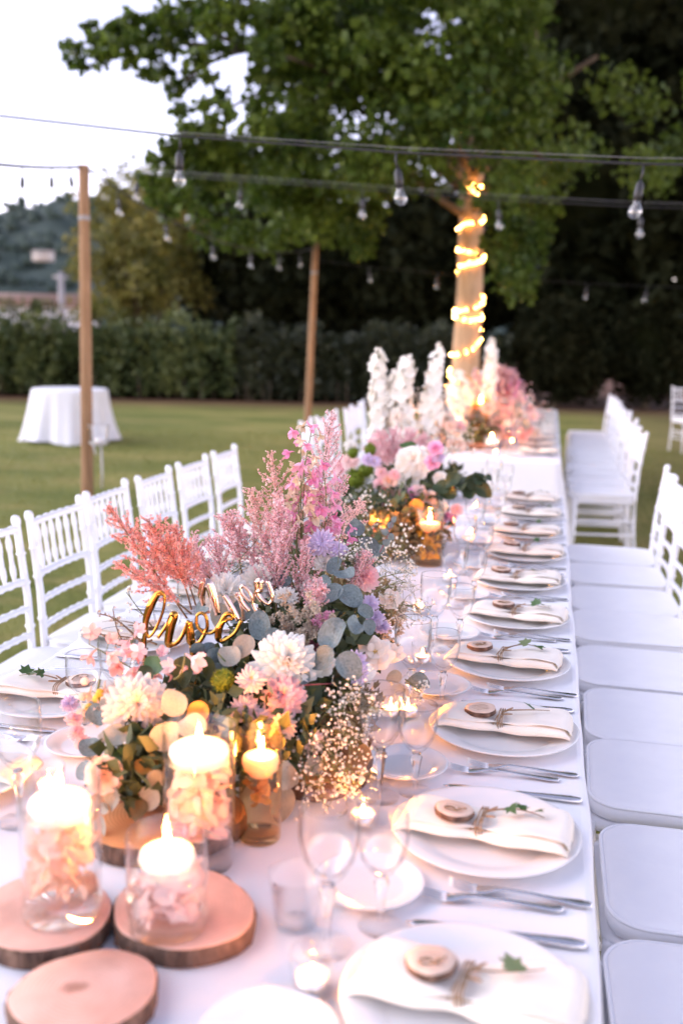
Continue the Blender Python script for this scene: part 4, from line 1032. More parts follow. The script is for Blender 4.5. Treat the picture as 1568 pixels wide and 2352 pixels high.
def plume(A, p0, p1, w_, m, dens=1.0, stem='stem_brown', tip=.5, droop=0, name='astilbe_plume', fl=.0052):
    """feathery astilbe: side branches shorten towards the tip, covered in tiny florets"""
    a, b = A.rel(p0), A.rel(p1); ax = b-a; L_ = np.linalg.norm(ax); ax /= L_
    s_ = np.linspace(0, 1, 14)[:, None]; bend = NR.normal(size=3)*.03*L_
    cur = a+(b-a)*s_+bend*np.sin(s_*PI)
    st = NB(); st.add(*tube(cur, np.linspace(.0019, .0008, 14), 5))
    nb = NB(); pos = []
    nbr = int(19*dens); B = basis(ax); scl = []
    for k in range(nbr):
        t = .26+.72*(k/nbr)**.9; c = a+ax*L_*t+bend*math.sin(t*PI)
        bl = w_*1.55*(1-(t-.26)/.78)**.95*NR.uniform(.6, 1.2)+.004
        an = k*2.4+NR.normal()*.25; el = NR.uniform(.55, 1.0)
        d = B@np.array([math.cos(an)*math.cos(el), math.sin(an)*math.cos(el), math.sin(el)])
        n = max(5, int(bl/.0021)); u = np.linspace(.06, 1, n)[:, None]
        br = c+d*bl*u+ax*bl*.22*u**2+NR.normal(size=3)*.05*bl*u**2
        if n > 6: st.add(*tube(br[::max(1, n//4)], .0006, 4))
        sp_ = fl*.62*(1.15-.75*u)
        for h in range(2): pos.append(br+NR.normal(size=br.shape)*sp_)
    pos.append(a+ax*L_*NR.uniform(.75, 1.0, 30)[:, None]+NR.normal(size=(30, 3))*.0016)
    pos = np.concatenate(pos)
    scatter(nb, TRI3[0]-np.array([0, .4, .2]), TRI3[1], pos, rotm(len(pos)), NR.uniform(.7, 1.3, len(pos))*fl)
    o = A.part(nb, name, m, False); A.part(st, 'stem', stem, parent=o)
    return o
def gyp(A, p0, p1, w_, n, m='white', r=.0032, stem='stem_green', name='babys_breath'):
    a, b = A.rel(p0), A.rel(p1); st = NB(); nb = NB(); pos = []
    nbr = max(4, n//7)
    for k in range(nbr):
        t = NR.uniform(.25, .95); c = a+(b-a)*t
        e = a+(b-a)*min(1.05, t+.25)+NR.normal(size=3)*w_*.55
        st.add(*tube([c, (c+e)/2+NR.normal(size=3)*w_*.06, e], [.0007, .0006, .0005], 4))
        for j in range(7):
            f = e+NR.normal(size=3)*w_*.22; st.add(*tube([e, (e+f)/2+np.array([0, 0, .002]), f], .00035, 3)); pos.append(f)
    st.add(*tube([a, (a+b)/2, b], [.0015, .0012, .0008], 5))
    pos = np.array(pos); T = np.vstack([OCT[0], OCT[0][[0, 2, 1, 3]]*.75+np.array([0, 0, .55])])
    scatter(nb, OCT[0], OCT[1], pos, rotm(len(pos)), NR.uniform(.6, 1.25, len(pos))*r)
    scatter(nb, OCT[0]*np.array([1, .6, .8]), OCT[1], pos+NR.normal(size=pos.shape)*r*.35, rotm(len(pos)), NR.uniform(.5, .9, len(pos))*r)
    o = A.part(nb, name, m); o['kind'] = 'stuff'; A.part(st, 'stem', stem, parent=o)['kind'] = 'stuff'; return o
def statice(A, p, r, n, m='beige'):
    q = A.rel(p); nb = NB(); pos = []
    for k in range(n):
        c = q+NR.normal(size=3)*r*.5; pos.append(c+NR.normal(size=(34, 3))*r*.13)
    pos = np.concatenate(pos); scatter(nb, TRI3[0]-np.array([0, .4, .2]), TRI3[1], pos, rotm(len(pos)), NR.uniform(.6, 1.3, len(pos))*.0055)
    o = A.part(nb, 'statice_cluster', m, False); o['kind'] = 'stuff'; return o
LEAFR = {}
def round_leaf_mesh(m):
    if m not in LEAFR:
        a = np.arange(18)*2*PI/18; lo = [np.stack([f*.5*np.sin(a)*(1+.08*np.cos(a)), .52-f*.5*np.cos(a)*(1+.16*np.clip(-np.cos(a), 0, 1)**7), .17*f*f*np.sin(a)**2+.06*f*f*np.cos(a)+.05*f*f*np.sin(2*a+.6)-.05*f*np.sin(3*a)*f], 1) for f in (1., .66, .33)]
        V, F = stack(lo, True, False); nb = NB(); nb.add(V, F)
        nb.add(*tube([(0, 0, .0), (0, .3, .0), (0, .8, .012)], [.012, .010, .004], 4), .5)
        LEAFR[m] = nb.mesh('leaf', m)
    return LEAFR[m]
def euc_leaf(A, p, size, d, rollv, m='eucalyptus', parent=None):
    """one round leaf whose face looks along d; p is its centre"""
    d = np.array(d, float)/np.linalg.norm(d)+NR.normal(size=3)*.22; B = basis(d, (0, 0, 1), rollv); Mx = Matrix(B.tolist()).to_4x4()
    o = link('leaf', round_leaf_mesh(m), parent or A.t)
    c = Vector(A.rel(p))-Mx.to_3x3()@Vector((0, .52*size, 0))
    o.matrix_basis = Matrix.Translation(c)@Mx@Matrix.Diagonal((size*R.uniform(.78, 1.0), size*R.uniform(.95, 1.15), size*R.uniform(.7, 1.6), 1)); return o
def eucalyptus(A, p0, p1, n, size, m='eucalyptus', stem='stem_red'):
    a, b = A.rel(p0), A.rel(p1); st = NB(); bend = NR.normal(size=3)*.02
    s_ = np.linspace(0, 1, 10)[:, None]; cur = a+(b-a)*s_+bend*np.sin(s_*PI); st.add(*tube(cur, np.linspace(.0022, .001, 10), 5))
    o = A.part(st, 'eucalyptus_sprig', stem); ax = (b-a)/np.linalg.norm(b-a)
    for k in range(n):
        t = .15+.85*k/max(1, n-1); c = a+(b-a)*t+bend*math.sin(t*PI)
        for sg in (-1, 1):
            an = k*1.57+.4+NR.normal()*.25; B = basis(ax); out = B@np.array([math.cos(an)*sg, math.sin(an)*sg, .55]); out /= np.linalg.norm(out)
            sz = size*(1-.45*t)*NR.uniform(.85, 1.1); nrm = ax*.75-out*.25+NR.normal(size=3)*.22; nrm /= np.linalg.norm(nrm)
            y = out-nrm*(out@nrm); y /= np.linalg.norm(y); x = np.cross(y, nrm)
            l = link('leaf', round_leaf_mesh(m), o)
            l.matrix_basis = Matrix.Translation(Vector(c))@Matrix(np.stack([x, y, nrm], 1).tolist()).to_4x4()@Matrix.Diagonal((sz, sz, sz, 1))
    return o
def bells(A, p0, p1, n, m, r=.015, name='larkspur_spike', span=(.35, 1), stem='stem_green', hang=.8):
    """spike with nodding spurred florets"""
    a, b = A.rel(p0), A.rel(p1); st = NB(); s_ = np.linspace(0, 1, 10)[:, None]; bend = NR.normal(size=3)*.012
    cur = a+(b-a)*s_+bend*np.sin(s_*PI); st.add(*tube(cur, np.linspace(.0022, .0010, 10), 5)); ax = (b-a)/np.linalg.norm(b-a); B = basis(ax); put = []
    for k in range(n):
        t = span[0]+(span[1]-span[0])*k/max(1, n-1); c = a+(b-a)*t+bend*math.sin(t*PI); an = k*2.4+NR.normal()*.3
        out = B@np.array([math.cos(an), math.sin(an), .2]); e = c+out*r*NR.uniform(1.0, 1.5)
        st.add(*tube([c, (c+e)/2+np.array([0, 0, .004]), e], .0007, 4))
        d = out*(1-hang*.6)+np.array([0, 0, -hang])+NR.normal(size=3)*.25; d /= np.linalg.norm(d); rs = r*NR.uniform(.75, 1.15)*(1-.25*t if name != 'bud_spray' else 1)
        put.append((e, d, rs))
    o = A.part(st, name, stem)
    for e, d, rs in put:
        l = link('floret', floret(m, int(NR.integers(0, 4))), o); l.matrix_basis = Matrix.Translation(Vector(e))@Matrix(basis(d, roll=NR.random()*6).tolist()).to_4x4()@Matrix.Diagonal((rs, rs, rs, 1))
    return o
FLO = {}
def floret(m, v):
    if (m, v) not in FLO:
        nb = NB(); P, F = petal_tmpl(.36, .5, .35, .22); rv = [.15, .4, .65, .9][v]
        for j in range(5):
            aj = 2*PI*j/5; op = .5+.07*v; x = np.array([math.cos(aj)*op, math.sin(aj)*op, .80]); side = np.array([-math.sin(aj), math.cos(aj), 0]); Rm = np.stack([side, x, np.cross(side, x)], 1)
            nb.add(P@Rm.T*1.2*NR.uniform(.9, 1.1), F, min(1, max(0, rv+NR.normal()*.15)))
        nb.add(*tube([(0, 0, .1), (0, 0, -.5), (0, .1, -.8), (.05, .3, -1.1)], [.22, .17, .12, .05], 6), rv)
        FLO[(m, v)] = nb.mesh('floret', m)
    return FLO[(m, v)]
def spire(A, p0, p1, r, n, m='white', bare=.12):
    """delphinium: a column of open five-petalled florets"""
    n = int(n*.62)
    a, b = A.rel(p0), A.rel(p1); st = NB(); nb = NB(); st.add(*tube([a, (a+b)/2, b], [.006, .005, .002], 6)); ax = (b-a)/np.linalg.norm(b-a); B = basis(ax); P, F = petal_tmpl(.52, .3, .75, .12)
    for k in range(n):
        t = bare+(1-bare)*(k/n); c = a+(b-a)*t; an = k*2.4+NR.normal()*.3; f = 1.08-.2*t if t < .86 else (1-(t-.86)/.14*.70)*.9
        out = B@np.array([math.cos(an), math.sin(an), .25]); out /= np.linalg.norm(out); e = c+out*r*f*NR.uniform(.6, 1.25); Bb = basis(out+NR.normal(size=3)*.25); rs = .030*(f*.85+.15)*NR.uniform(.75, 1.2); rv = NR.random()
        st.add(*tube([c, e], .001, 4))
        for j in range(5):
            aj = 2*PI*j/5; x = np.array([math.cos(aj), math.sin(aj), .35]); side = np.array([-math.sin(aj), math.cos(aj), 0]); Rm = np.stack([side, x, np.cross(side, x)], 1)
            nb.add((P@Rm.T*rs)@Bb.T+e, F, min(1, max(0, rv+NR.normal()*.1)))
    o = A.part(nb, 'delphinium_spire', m); A.part(st, 'stem', 'stem_green', parent=o); return o
def pompon(A, p, r, m='lime'):
    q = A.rel(p); n = 420; u = NR.normal(size=(n, 3)); u /= np.linalg.norm(u, axis=1)[:, None]; nb = NB(); 
    V, F = lathe([(0, -.72*r), (.5*r, -.5*r), (.74*r, 0), (.5*r, .5*r), (0, .72*r)], 12); nb.add(V+q, F, .1)
    for k in range(n):
        B = basis(u[k]+NR.normal(size=3)*.3); T = np.array([(-.045, 0, .55), (.045, 0, .55), (0, .03, 1.0), (0, -.06, .6)])*r*NR.uniform(.9, 1.1)
        nb.add(T@B.T+q, np.array([(0, 1, 2), (0, 3, 2), (1, 3, 2)]), NR.random())
    return A.part(nb, 'green_pompon', m, False)
def filler(A, c, half, n, size, m='filler_leaf', tmpl=LEAF4, name='foliage'):
    q = A.rel(c); u = NR.normal(size=(n, 3)); u /= np.linalg.norm(u, axis=1)[:, None]; pos = q+u*np.array(half)*(NR.random(n)[:, None]**.4)
    pos[:, 2] = np.maximum(pos[:, 2], ZT+.012-A.b[2]); nb = NB(); scatter(nb, tmpl[0], tmpl[1], pos, rotm(n), NR.uniform(.6, 1.3, n)*size)
    o = A.part(nb, name, m, False); o['kind'] = 'stuff'; return o
def stems(A, pts, c, m='stem_green'):
    nb = NB(); q = A.rel(c)
    for p in pts:
        e = A.rel(p); nb.add(*tube([q+NR.normal(size=3)*.02, (q+e)/2+NR.normal(size=3)*.015, e], [.0022, .002, .0014], 5))
    o = A.part(nb, 'hidden_stems', m); o['kind'] = 'stuff'; return o
def berry(A, p, r, m):
    nb = NB(); V, F = lathe([(0, -r), (.7*r, -.7*r), (r, 0), (.7*r, .7*r), (.25*r, 1.0*r), (0, 1.05*r)], 10); nb.add(V+A.rel(p), F, NR.random()); return A.part(nb, 'bud', m)
def leafy(A, p, size, m, d=None, roll=None):
    d = facing(p, (0, 0, .5), .7)+NR.normal(size=3)*.25 if d is None else np.array(d)
    return euc_leaf(A, p, size, d, R.uniform(0, 6.28) if roll is None else roll, m)

# ---- main arrangement
A = Arr('large pink, white and eucalyptus flower arrangement in the foreground', (-.50, 1.75, ZT+.03))
D = at
filler(A, (-.50, 1.62, .86), (.17, .26, .085), 1500, .035)
filler(A, (-.47, 1.95, .90), (.17, .30, .10), 1700, .032)
filler(A, (-.46, 2.30, .88), (.15, .22, .08), 800, .03, 'filler_brown')
filler(A, (-.36, 1.72, .85), (.09, .14, .07), 900, .022, 'filler_brown')
filler(A, (-.58, 1.42, .85), (.09, .10, .06), 420, .042)
filler(A, (-.53, 1.60, .885), (.15, .08, .045), 260, .042)
filler(A, (-.41, 1.70, .88), (.10, .08, .05), 300, .036)
filler(A, (-.46, 1.90, .93), (.14, .16, .04), 300, .040)
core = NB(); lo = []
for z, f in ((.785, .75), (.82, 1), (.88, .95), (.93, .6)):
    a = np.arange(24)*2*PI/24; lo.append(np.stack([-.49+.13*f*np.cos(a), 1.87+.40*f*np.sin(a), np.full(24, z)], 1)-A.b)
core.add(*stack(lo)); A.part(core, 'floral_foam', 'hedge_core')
# blooms
dahlia(A, D(315, 1622, Y=1.47), .054, 'cream', 8, 21, narrow=.20, d=facing(D(315, 1622, Y=1.47), (0, 0, .25), 1))
rose(A, D(240, 1780, Y=1.33), .025, 'peach', d=(.25, -.85, .45))
dahlia(A, D(655, 1520, Y=1.62), .060, 'white', 7, 17, d=(.35, -.55, .75))
dahlia(A, D(652, 1600, Y=1.56), .040, 'pink', 6, 18)
mum(A, D(577, 1560, Y=1.55), .026, 'blush'); mum(A, D(562, 1627, Y=1.53), .027, 'blush'); mum(A, D(640, 1690, Y=1.52), .026, 'peach', d=(.8, -.5, .3)); mum(A, D(600, 1655, Y=1.52), .022, 'blush')
mum(A, D(722, 1705, Y=1.55), .024, 'blush', d=(.9, -.4, .1)); mum(A, D(652, 1672, Y=1.50), .024, 'peach', d=(.5, -.8, .1))
pompon(A, D(512, 1563, Y=1.55), .0225)
for x, y, r_, m in ((740, 1245, .030, 'lilac'), (722, 1258, .022, 'lilac'), (775, 1262, .022, 'lilac'), (745, 1292, .026, 'white'), (712, 1350, .022, 'white'), (850, 1385, .020, 'lilac'), (862, 1420, .020, 'lilac'), (878, 1440, .018, 'lilac')):
    mum(A, D(x, y, Y=2.05 if y < 1300 else 1.95), r_, m, None)
dahlia(A, D(836, 1325, Y=2.05), .036, 'pink', 6, 18, d=(.4, -.5, .75))
dahlia(A, D(520, 1365, Y=1.85), .050, 'white', 6, 17); dahlia(A, D(600, 1335, Y=1.95), .045, 'white', 6, 17); mum(A, D(655, 1370, Y=1.88), .026, 'white', None)
for x, y, Y, r_ in ((735, 1520, 1.68, .030), (862, 1500, 1.85, .036), (895, 1375, 2.1, .026), (830, 1545, 1.75, .026), (900, 1500, 1.9, .026)):
    dahlia(A, D(x, y, Y=Y), r_, 'cream' if x > 850 else 'white', 3, 7, narrow=.46, name='lisianthus', centre='yellow')
mum(A, D(822, 1545, Y=1.70), .026, 'lilac', None, d=(.8, -.4, .4)); mum(A, D(815, 1520, Y=1.72), .024, 'lilac', None)
for x, y in ((690, 1430), (700, 1462), (648, 1430), (742, 1412), (660, 1395), (725, 1445), (760, 1435), (640, 1465), (680, 1480), (705, 1395), (620, 1440), (675, 1415)):
    statice(A, D(x, y, Y=1.76), .026, 7)
for x, y in ((910, 1440), (930, 1400), (900, 1470), (880, 1450)):
    statice(A, D(x, y, Y=2.15), .026, 6)
statice(A, D(715, 1490, Y=1.68), .012, 6, 'plum'); statice(A, D(690, 1510, Y=1.66), .009, 5, 'plum')
# astilbe plumes
for (x0, y0), (x1, y1), Y0, Y1, w_, m, dn, tp in (((430, 1420), (245, 1160), 1.80, 1.70, .050, 'coral', 1.5, 0), ((440, 1400), (335, 1190), 1.80, 1.72, .060, 'coral', 1.8, 0), ((440, 1410), (262, 1290), 1.78, 1.66, .040, 'coral', 1.2, 0), ((450, 1390), (400, 1205), 1.82, 1.76, .045, 'coral', 1.4, 0),
        ((470, 1360), (300, 1215), 1.85, 1.76, .045, 'coral', 1.2, 0), ((480, 1390), (445, 1225), 1.92, 1.9, .040, 'pink', 1.1, 0), ((500, 1370), (400, 1240), 1.92, 1.86, .035, 'salmon', 1.0, 0), ((520, 1370), (490, 1235), 1.95, 1.95, .045, 'pink', 1.1, 0),
        ((560, 1380), (420, 1270), 1.92, 1.84, .035, 'pink', 1.0, 0), ((560, 1340), (525, 1175), 2.02, 2.0, .045, 'pink', 1.3, 0), ((600, 1330), (498, 1180), 2.05, 1.98, .040, 'pink', 1.2, 0),
        ((650, 1330), (622, 1035), 2.10, 2.12, .058, 'salmon', 1.5, 0), ((630, 1330), (575, 1120), 2.08, 2.06, .050, 'salmon', 1.3, 0), ((660, 1340), (640, 1150), 2.02, 2.02, .052, 'pink', 1.6, 0),
        ((710, 1330), (762, 945), 2.14, 2.24, .060, 'pink', 1.7, 0), ((720, 1320), (790, 1090), 2.16, 2.22, .050, 'pink', 1.4, 0), ((690, 1330), (735, 1110), 2.14, 2.2, .050, 'salmon', 1.2, 0),
        ((640, 1440), (655, 1220), 1.92, 1.96, .045, 'pink', 1.6, 0), ((670, 1440), (700, 1240), 1.92, 1.98, .042, 'pink', 1.4, 0), ((600, 1400), (610, 1220), 1.98, 2.02, .04, 'pink', 1.3, 0), ((720, 1430), (728, 1330), 1.84, 1.86, .028, 'pink', 1.2, 0), ((700, 1450), (760, 1412), 1.78, 1.76, .016, 'magenta', .9, 0), ((690, 1420), (742, 1345), 1.80, 1.80, .022, 'pink', 1.1, 0),
        ((800, 1380), (842, 1270), 2.0, 2.06, .036, 'pink', 1.4, 0), ((560, 1420), (455, 1330), 1.9, 1.84, .03, 'salmon', .9, 0), ((760, 1300), (830, 1150), 2.2, 2.35, .04, 'salmon', 1.1, 0)):
    plume(A, D(x0, y0, Y=Y0), D(x1, y1, Y=Y1), w_, m, dn)
# larkspur and columbine
for (x0, y0), (x1, y1), n_, m, r_ in (((690, 1340), (690, 985), 18, 'magenta', .021), ((700, 1340), (742, 1075), 15, 'magenta', .020), ((670, 1350), (650, 1100), 14, 'pink', .020), ((690, 1340), (700, 1060), 16, 'sage', .020), ((670, 1330), (600, 1180), 9, 'pink', .019), ((720, 1330), (790, 1200), 9, 'magenta', .018), ((680, 1330), (716, 985), 14, 'sage', .018)):
    bells(A, D(x0, y0, Y=2.08), D(x1, y1, Y=2.14), n_, m, r_)
bells(A, D(420, 1600, Y=1.58), D(205, 1480, Y=1.55), 12, 'coral', .019, 'larkspur_spike', (.1, 1), hang=.5)
bells(A, D(420, 1560, Y=1.58), D(300, 1470, Y=1.58), 8, 'pink', .018, 'larkspur_spike', (.2, 1), hang=.4)
bells(A, D(400, 1560, Y=1.55), D(425, 1500, Y=1.54), 3, 'pink', .022, 'larkspur_spike', (.3, 1), hang=.1)
bells(A, D(230, 1560, Y=1.50), D(205, 1640, Y=1.46), 6, 'peach', .012, 'bud_spray', (.2, 1), hang=1)
for x, y in ((195, 1565), (230, 1592), (205, 1625), (222, 1605), (190, 1600)):
    berry(A, D(x, y, Y=1.48), .0075, 'yellow' if x > 200 else 'peach')
for x, y in ((160, 1615), (170, 1650), (175, 1680), (190, 1705)):
    mum(A, D(x, y, Y=1.52), .016, 'lilac' if y < 1640 else 'pink', None)
# eucalyptus
for x, y, Y, s_, m, d, rl in ((600, 1440, 1.72, .052, 'eucalyptus', (.1, -.7, .5), .4), (560, 1405, 1.76, .050, 'eucalyptus', (-.2, -.7, .5), 2.4), (628, 1468, 1.68, .046, 'eucalyptus', (.4, -.6, .5), 4.0),
        (765, 1462, 1.66, .058, 'eucalyptus', (-.2, -.8, .6), .2), (812, 1440, 1.68, .040, 'eucalyptus', (.5, -.5, .6), 5.4), (745, 1515, 1.63, .050, 'eucalyptus', (-.1, -.5, .4), 2.3), (800, 1530, 1.63, .052, 'eucalyptus', (.5, -.75, .4), 3.7),
        (790, 1322, 1.92, .048, 'eucalyptus', (.1, -.6, .7), .8), (765, 1365, 1.88, .050, 'eucalyptus', (-.2, -.8, .4), 2.2), (805, 1370, 1.88, .052, 'eucalyptus', (.3, -.7, .3), 4.0), (740, 1340, 1.90, .040, 'eucalyptus', (0, -.7, .6), 1.5), (838, 1405, 1.86, .032, 'eucalyptus', (.5, -.6, .4), 4.2), (848, 1440, 1.84, .030, 'eucalyptus', (.2, -.8, .5), 3.3),
        (470, 1395, 1.84, .042, 'eucalyptus', (-.3, -.7, .5), 1.0), (505, 1410, 1.80, .044, 'eucalyptus_candlelit', (0, -.8, .4), 3.0), (690, 1555, 1.60, .034, 'eucalyptus', (0, -.8, .4), 1.2), (720, 1590, 1.60, .036, 'filler_leaf', (.3, -.8, .3), 2.8), (640, 1340, 1.94, .042, 'eucalyptus', (-.2, -.7, .6), 5.2), (770, 1300, 2.0, .042, 'eucalyptus', (-.3, -.6, .6), .3), (850, 1255, 2.2, .045, 'eucalyptus', (.2, -.8, .3), 1.0), (815, 1215, 2.25, .045, 'eucalyptus', (.2, -.8, .3), 2.0),
        (400, 1618, 1.42, .042, 'eucalyptus_candlelit', (.1, -.9, .2), .3), (378, 1690, 1.38, .050, 'eucalyptus_candlelit', (0, -.95, .2), 5.6), (440, 1672, 1.40, .050, 'eucalyptus_candlelit', (.2, -.8, .6), 1.4), (455, 1635, 1.44, .036, 'candlelit_leaf', (.3, -.8, .3), 2.2), (560, 1485, 1.64, .046, 'eucalyptus_candlelit', (.2, -.8, .4), 2.6), (530, 1510, 1.62, .042, 'eucalyptus_candlelit', (-.3, -.8, .4), .9), (480, 1530, 1.58, .036, 'filler_leaf', (-.2, -.9, .2), 3.0), (425, 1540, 1.56, .05, 'filler_leaf', (-.3, -.8, .2), 3.2),
        (255, 1625, 1.46, .034, 'eucalyptus_candlelit', (-.2, -.8, .3), 1.0), (222, 1640, 1.46, .036, 'eucalyptus', (-.3, -.8, .3), 4.0), (268, 1690, 1.40, .042, 'eucalyptus_candlelit', (0, -.8, .4), 1.6), (285, 1738, 1.36, .030, 'ivy', (.1, -.8, .5), 2.0), (210, 1720, 1.40, .036, 'eucalyptus', (-.2, -.3, .9), .9), (262, 1835, 1.32, .036, 'eucalyptus_candlelit', (0, -.9, .2), 3.1), (235, 1900, 1.30, .036, 'eucalyptus_candlelit', (-.2, -.9, .2), 3.3), (345, 1835, 1.34, .040, 'eucalyptus_candlelit', (.1, -.9, .1), 2.6), (360, 1790, 1.34, .034, 'eucalyptus_candlelit', (.2, -.9, .1), 3.4), (340, 1760, 1.36, .036, 'candlelit_leaf', (.2, -.6, .6), 1.2), (195, 1770, 1.37, .032, 'eucalyptus', (-.5, -.7, .2), .4), (300, 1800, 1.36, .036, 'filler_leaf', (0, -.8, .3), 3.3), (320, 1860, 1.33, .032, 'filler_brown', (0, -.8, .3), 3.0),
        (655, 1780, 1.47, .046, 'eucalyptus_candlelit', (.4, -.85, .1), .0), (650, 1840, 1.46, .050, 'eucalyptus_candlelit', (.2, -.9, .2), 3.0), (720, 1760, 1.52, .034, 'eucalyptus_candlelit', (.3, -.8, .2), 2.4), (355, 1530, 1.55, .04, 'ivy', (0, -.7, .6), 1.0), (335, 1550, 1.54, .035, 'filler_leaf', (-.2, -.8, .3), 2.0), (960, 1570, 1.90, .045, 'eucalyptus', (.1, -.5, .8), 1.4), (905, 1555, 1.84, .03, 'eucalyptus_candlelit', (.2, -.7, .5), 2.0)):
    leafy(A, D(x, y, Y=Y), s_, m, d, rl)
for p0, p1, n_, s_, m in (((480, 1640, 1.5), (250, 1850, 1.33), 7, .036, 'eucalyptus_candlelit'), ((520, 1560, 1.6), (440, 1440, 1.68), 5, .036, 'eucalyptus'), ((640, 1620, 1.55), (760, 1570, 1.6), 5, .028, 'eucalyptus'), ((820, 1300, 2.2), (900, 1200, 2.5), 6, .035, 'eucalyptus')):
    eucalyptus(A, D(p0[0], p0[1], Y=p0[2]), D(p1[0], p1[1], Y=p1[2]), n_, s_, m)
# baby's breath
for p0, p1, w_, n_ in (((700, 1640, 1.58), (770, 1760, 1.53), .050, 120), ((720, 1660, 1.58), (810, 1690, 1.56), .050, 110), ((700, 1680, 1.56), (740, 1810, 1.50), .045, 110), ((720, 1620, 1.60), (820, 1640, 1.60), .045, 90), ((740, 1700, 1.56), (815, 1800, 1.52), .045, 100), ((690, 1700, 1.55), (700, 1790, 1.50), .035, 70), ((745, 1600, 1.63), (800, 1590, 1.62), .030, 70),
        ((760, 1330, 1.98), (800, 1270, 2.05), .040, 110), ((790, 1320, 2.0), (835, 1275, 2.08), .040, 100), ((830, 1370, 2.05), (930, 1330, 2.2), .055, 110), ((850, 1390, 2.05), (945, 1390, 2.15), .050, 100), ((860, 1330, 2.15), (940, 1310, 2.3), .035, 60), ((690, 1330, 2.0), (640, 1270, 2.05), .04, 70), ((350, 1440, 1.85), (290, 1360, 1.85), .018, 18), ((470, 1360, 1.95), (560, 1300, 2.0), .045, 70), ((930, 1560, 1.88), (970, 1590, 1.86), .022, 40)):
    gyp(A, D(p0[0], p0[1], Y=p0[2]), D(p1[0], p1[1], Y=p1[2]), w_, n_)
for (x0, y0, x1, y1) in ((330, 1480, 225, 1410), (350, 1470, 215, 1440), (340, 1490, 260, 1400), (360, 1480, 200, 1455)):
    bells(A, D(x0, y0, Y=1.72), D(x1, y1, Y=1.7), 7, 'sage', .004, 'dry_grass_stalk', (.4, 1), 'stem_brown')
stems(A, [D(x, y, Y=1.6) for x, y in ((500, 1500), (560, 1520), (620, 1560), (700, 1620), (760, 1640), (440, 1580), (380, 1600), (690, 1700), (740, 1720))], (-.45, 1.72, .84))
stems(A, [D(x, y, Y=2.1) for x, y in ((600, 1250), (640, 1230), (690, 1200), (740, 1200), (560, 1270), (780, 1250))], (-.48, 2.05, .86))

# gold script sign on a stick, standing in the flowers (strokes as they run in the sign)
sg = thing('script_sign', 'gold mirrored script table sign on a stick among flowers', 'sign', tuple(D(452, 1560, Y=1.6)))
ZX = 450/1568*(1568/1890); ox, oy = 380*1568/1890, 1580*1568/1890
def zp(u, v, Y): return np.array(at(ox+u*ZX, oy+v*ZX, Y=Y))-np.array(sg.location)
def smooth(P, n=8):
    P = np.array(P, float); Q = np.vstack([2*P[0]-P[1], P, 2*P[-1]-P[-2]]); out = []
    for i in range(1, len(Q)-2):
        for t in np.linspace(0, 1, n, endpoint=False):
            a, b, c, d = Q[i-1], Q[i], Q[i+1], Q[i+2]
            out.append(.5*((2*b)+(c-a)*t+(2*a-5*b+4*c-d)*t*t+(3*b-a-3*c+d)*t**3))
    out.append(P[-1]); return np.array(out)
def stroke(name, pts, w, m, Y0, Y1=None, th=.0032):
    Q = smooth(pts); 
    if np.isscalar(w): ww = np.full(len(Q), w)
    else: ww = np.interp(np.linspace(0, 1, len(Q)), np.linspace(0, 1, len(w)), w)
    u0_, u1_ = -50, 1350
    W3 = np.array([zp(u, v, Y0 if Y1 is None else Y0+(Y1-Y0)*(u-u0_)/(u1_-u0_)) for u, v in Q])
    T = np.gradient(W3, axis=0); T /= np.linalg.norm(T, axis=1)[:, None]+1e-9
    nrm = np.array([.12, -1, .12]); nrm /= np.linalg.norm(nrm); S = np.cross(T, nrm); S /= np.linalg.norm(S, axis=1)[:, None]+1e-9
    sc = (ZX*1.0)*1.75/F35
    h = (ww*1.1*sc/2)[:, None]; lo = [np.stack([W3[i]-S[i]*h[i]-nrm*th, W3[i]+S[i]*h[i]-nrm*th, W3[i]+S[i]*h[i]+nrm*th*.2, W3[i]-S[i]*h[i]+nrm*th*.2]) for i in range(len(W3))]
    return NB().add(*stack(lo)).build(name, m, sg, False)
YF, YF2 = 1.66, 1.74
stroke('letter', [(255, 230), (200, 225), (130, 340), (85, 470), (85, 560), (110, 640), (180, 560), (245, 400), (265, 270), (235, 205), (180, 225)], [22, 55, 75, 62, 35, 26, 24, 24, 24, 26, 20], 'gold_mirror', YF)
stroke('letter', [(80, 570), (65, 700), (70, 850), (100, 930), (160, 930), (200, 880), (190, 830)], [34, 45, 50, 52, 40, 28, 22], 'gold_mirror', YF)
stroke('letter', [(200, 650), (290, 520), (340, 430), (360, 440), (320, 560), (300, 700), (340, 715), (390, 690), (440, 620), (500, 490)], [26, 34, 60, 66, 80, 70, 40, 40, 36, 40], 'gold_mirror', YF)
stroke('letter', [(500, 490), (510, 600), (520, 680), (560, 715), (610, 680), (650, 610), (620, 580), (575, 530), (575, 440), (615, 410), (660, 440), (675, 540), (650, 610), (600, 700)], [60, 80, 80, 44, 34, 32, 28, 26, 26, 28, 28, 30, 32, 30], 'gold_mirror', YF)
stroke('letter', [(640, 600), (720, 600), (800, 520), (850, 430), (900, 420), (925, 460), (880, 470), (830, 490), (790, 560), (780, 650), (820, 680), (880, 650), (950, 590), (1005, 480)], [24, 26, 40, 44, 36, 28, 30, 50, 66, 60, 36, 32, 30, 26], 'gold_mirror', YF)
stroke('letter', [(640, 340), (620, 230), (650, 120), (690, 130), (730, 250), (780, 430)], [40, 70, 80, 86, 84, 60], 'rose_mirror', YF2)
stroke('letter', [(840, 240), (870, 290), (920, 380), (980, 480)], [50, 60, 62, 50], 'rose_mirror', YF2)
stroke('letter', [(1020, 490), (1015, 370), (985, 250), (970, 240), (1020, 320), (1080, 390)], [32, 38, 50, 54, 50, 40], 'rose_mirror', YF2)
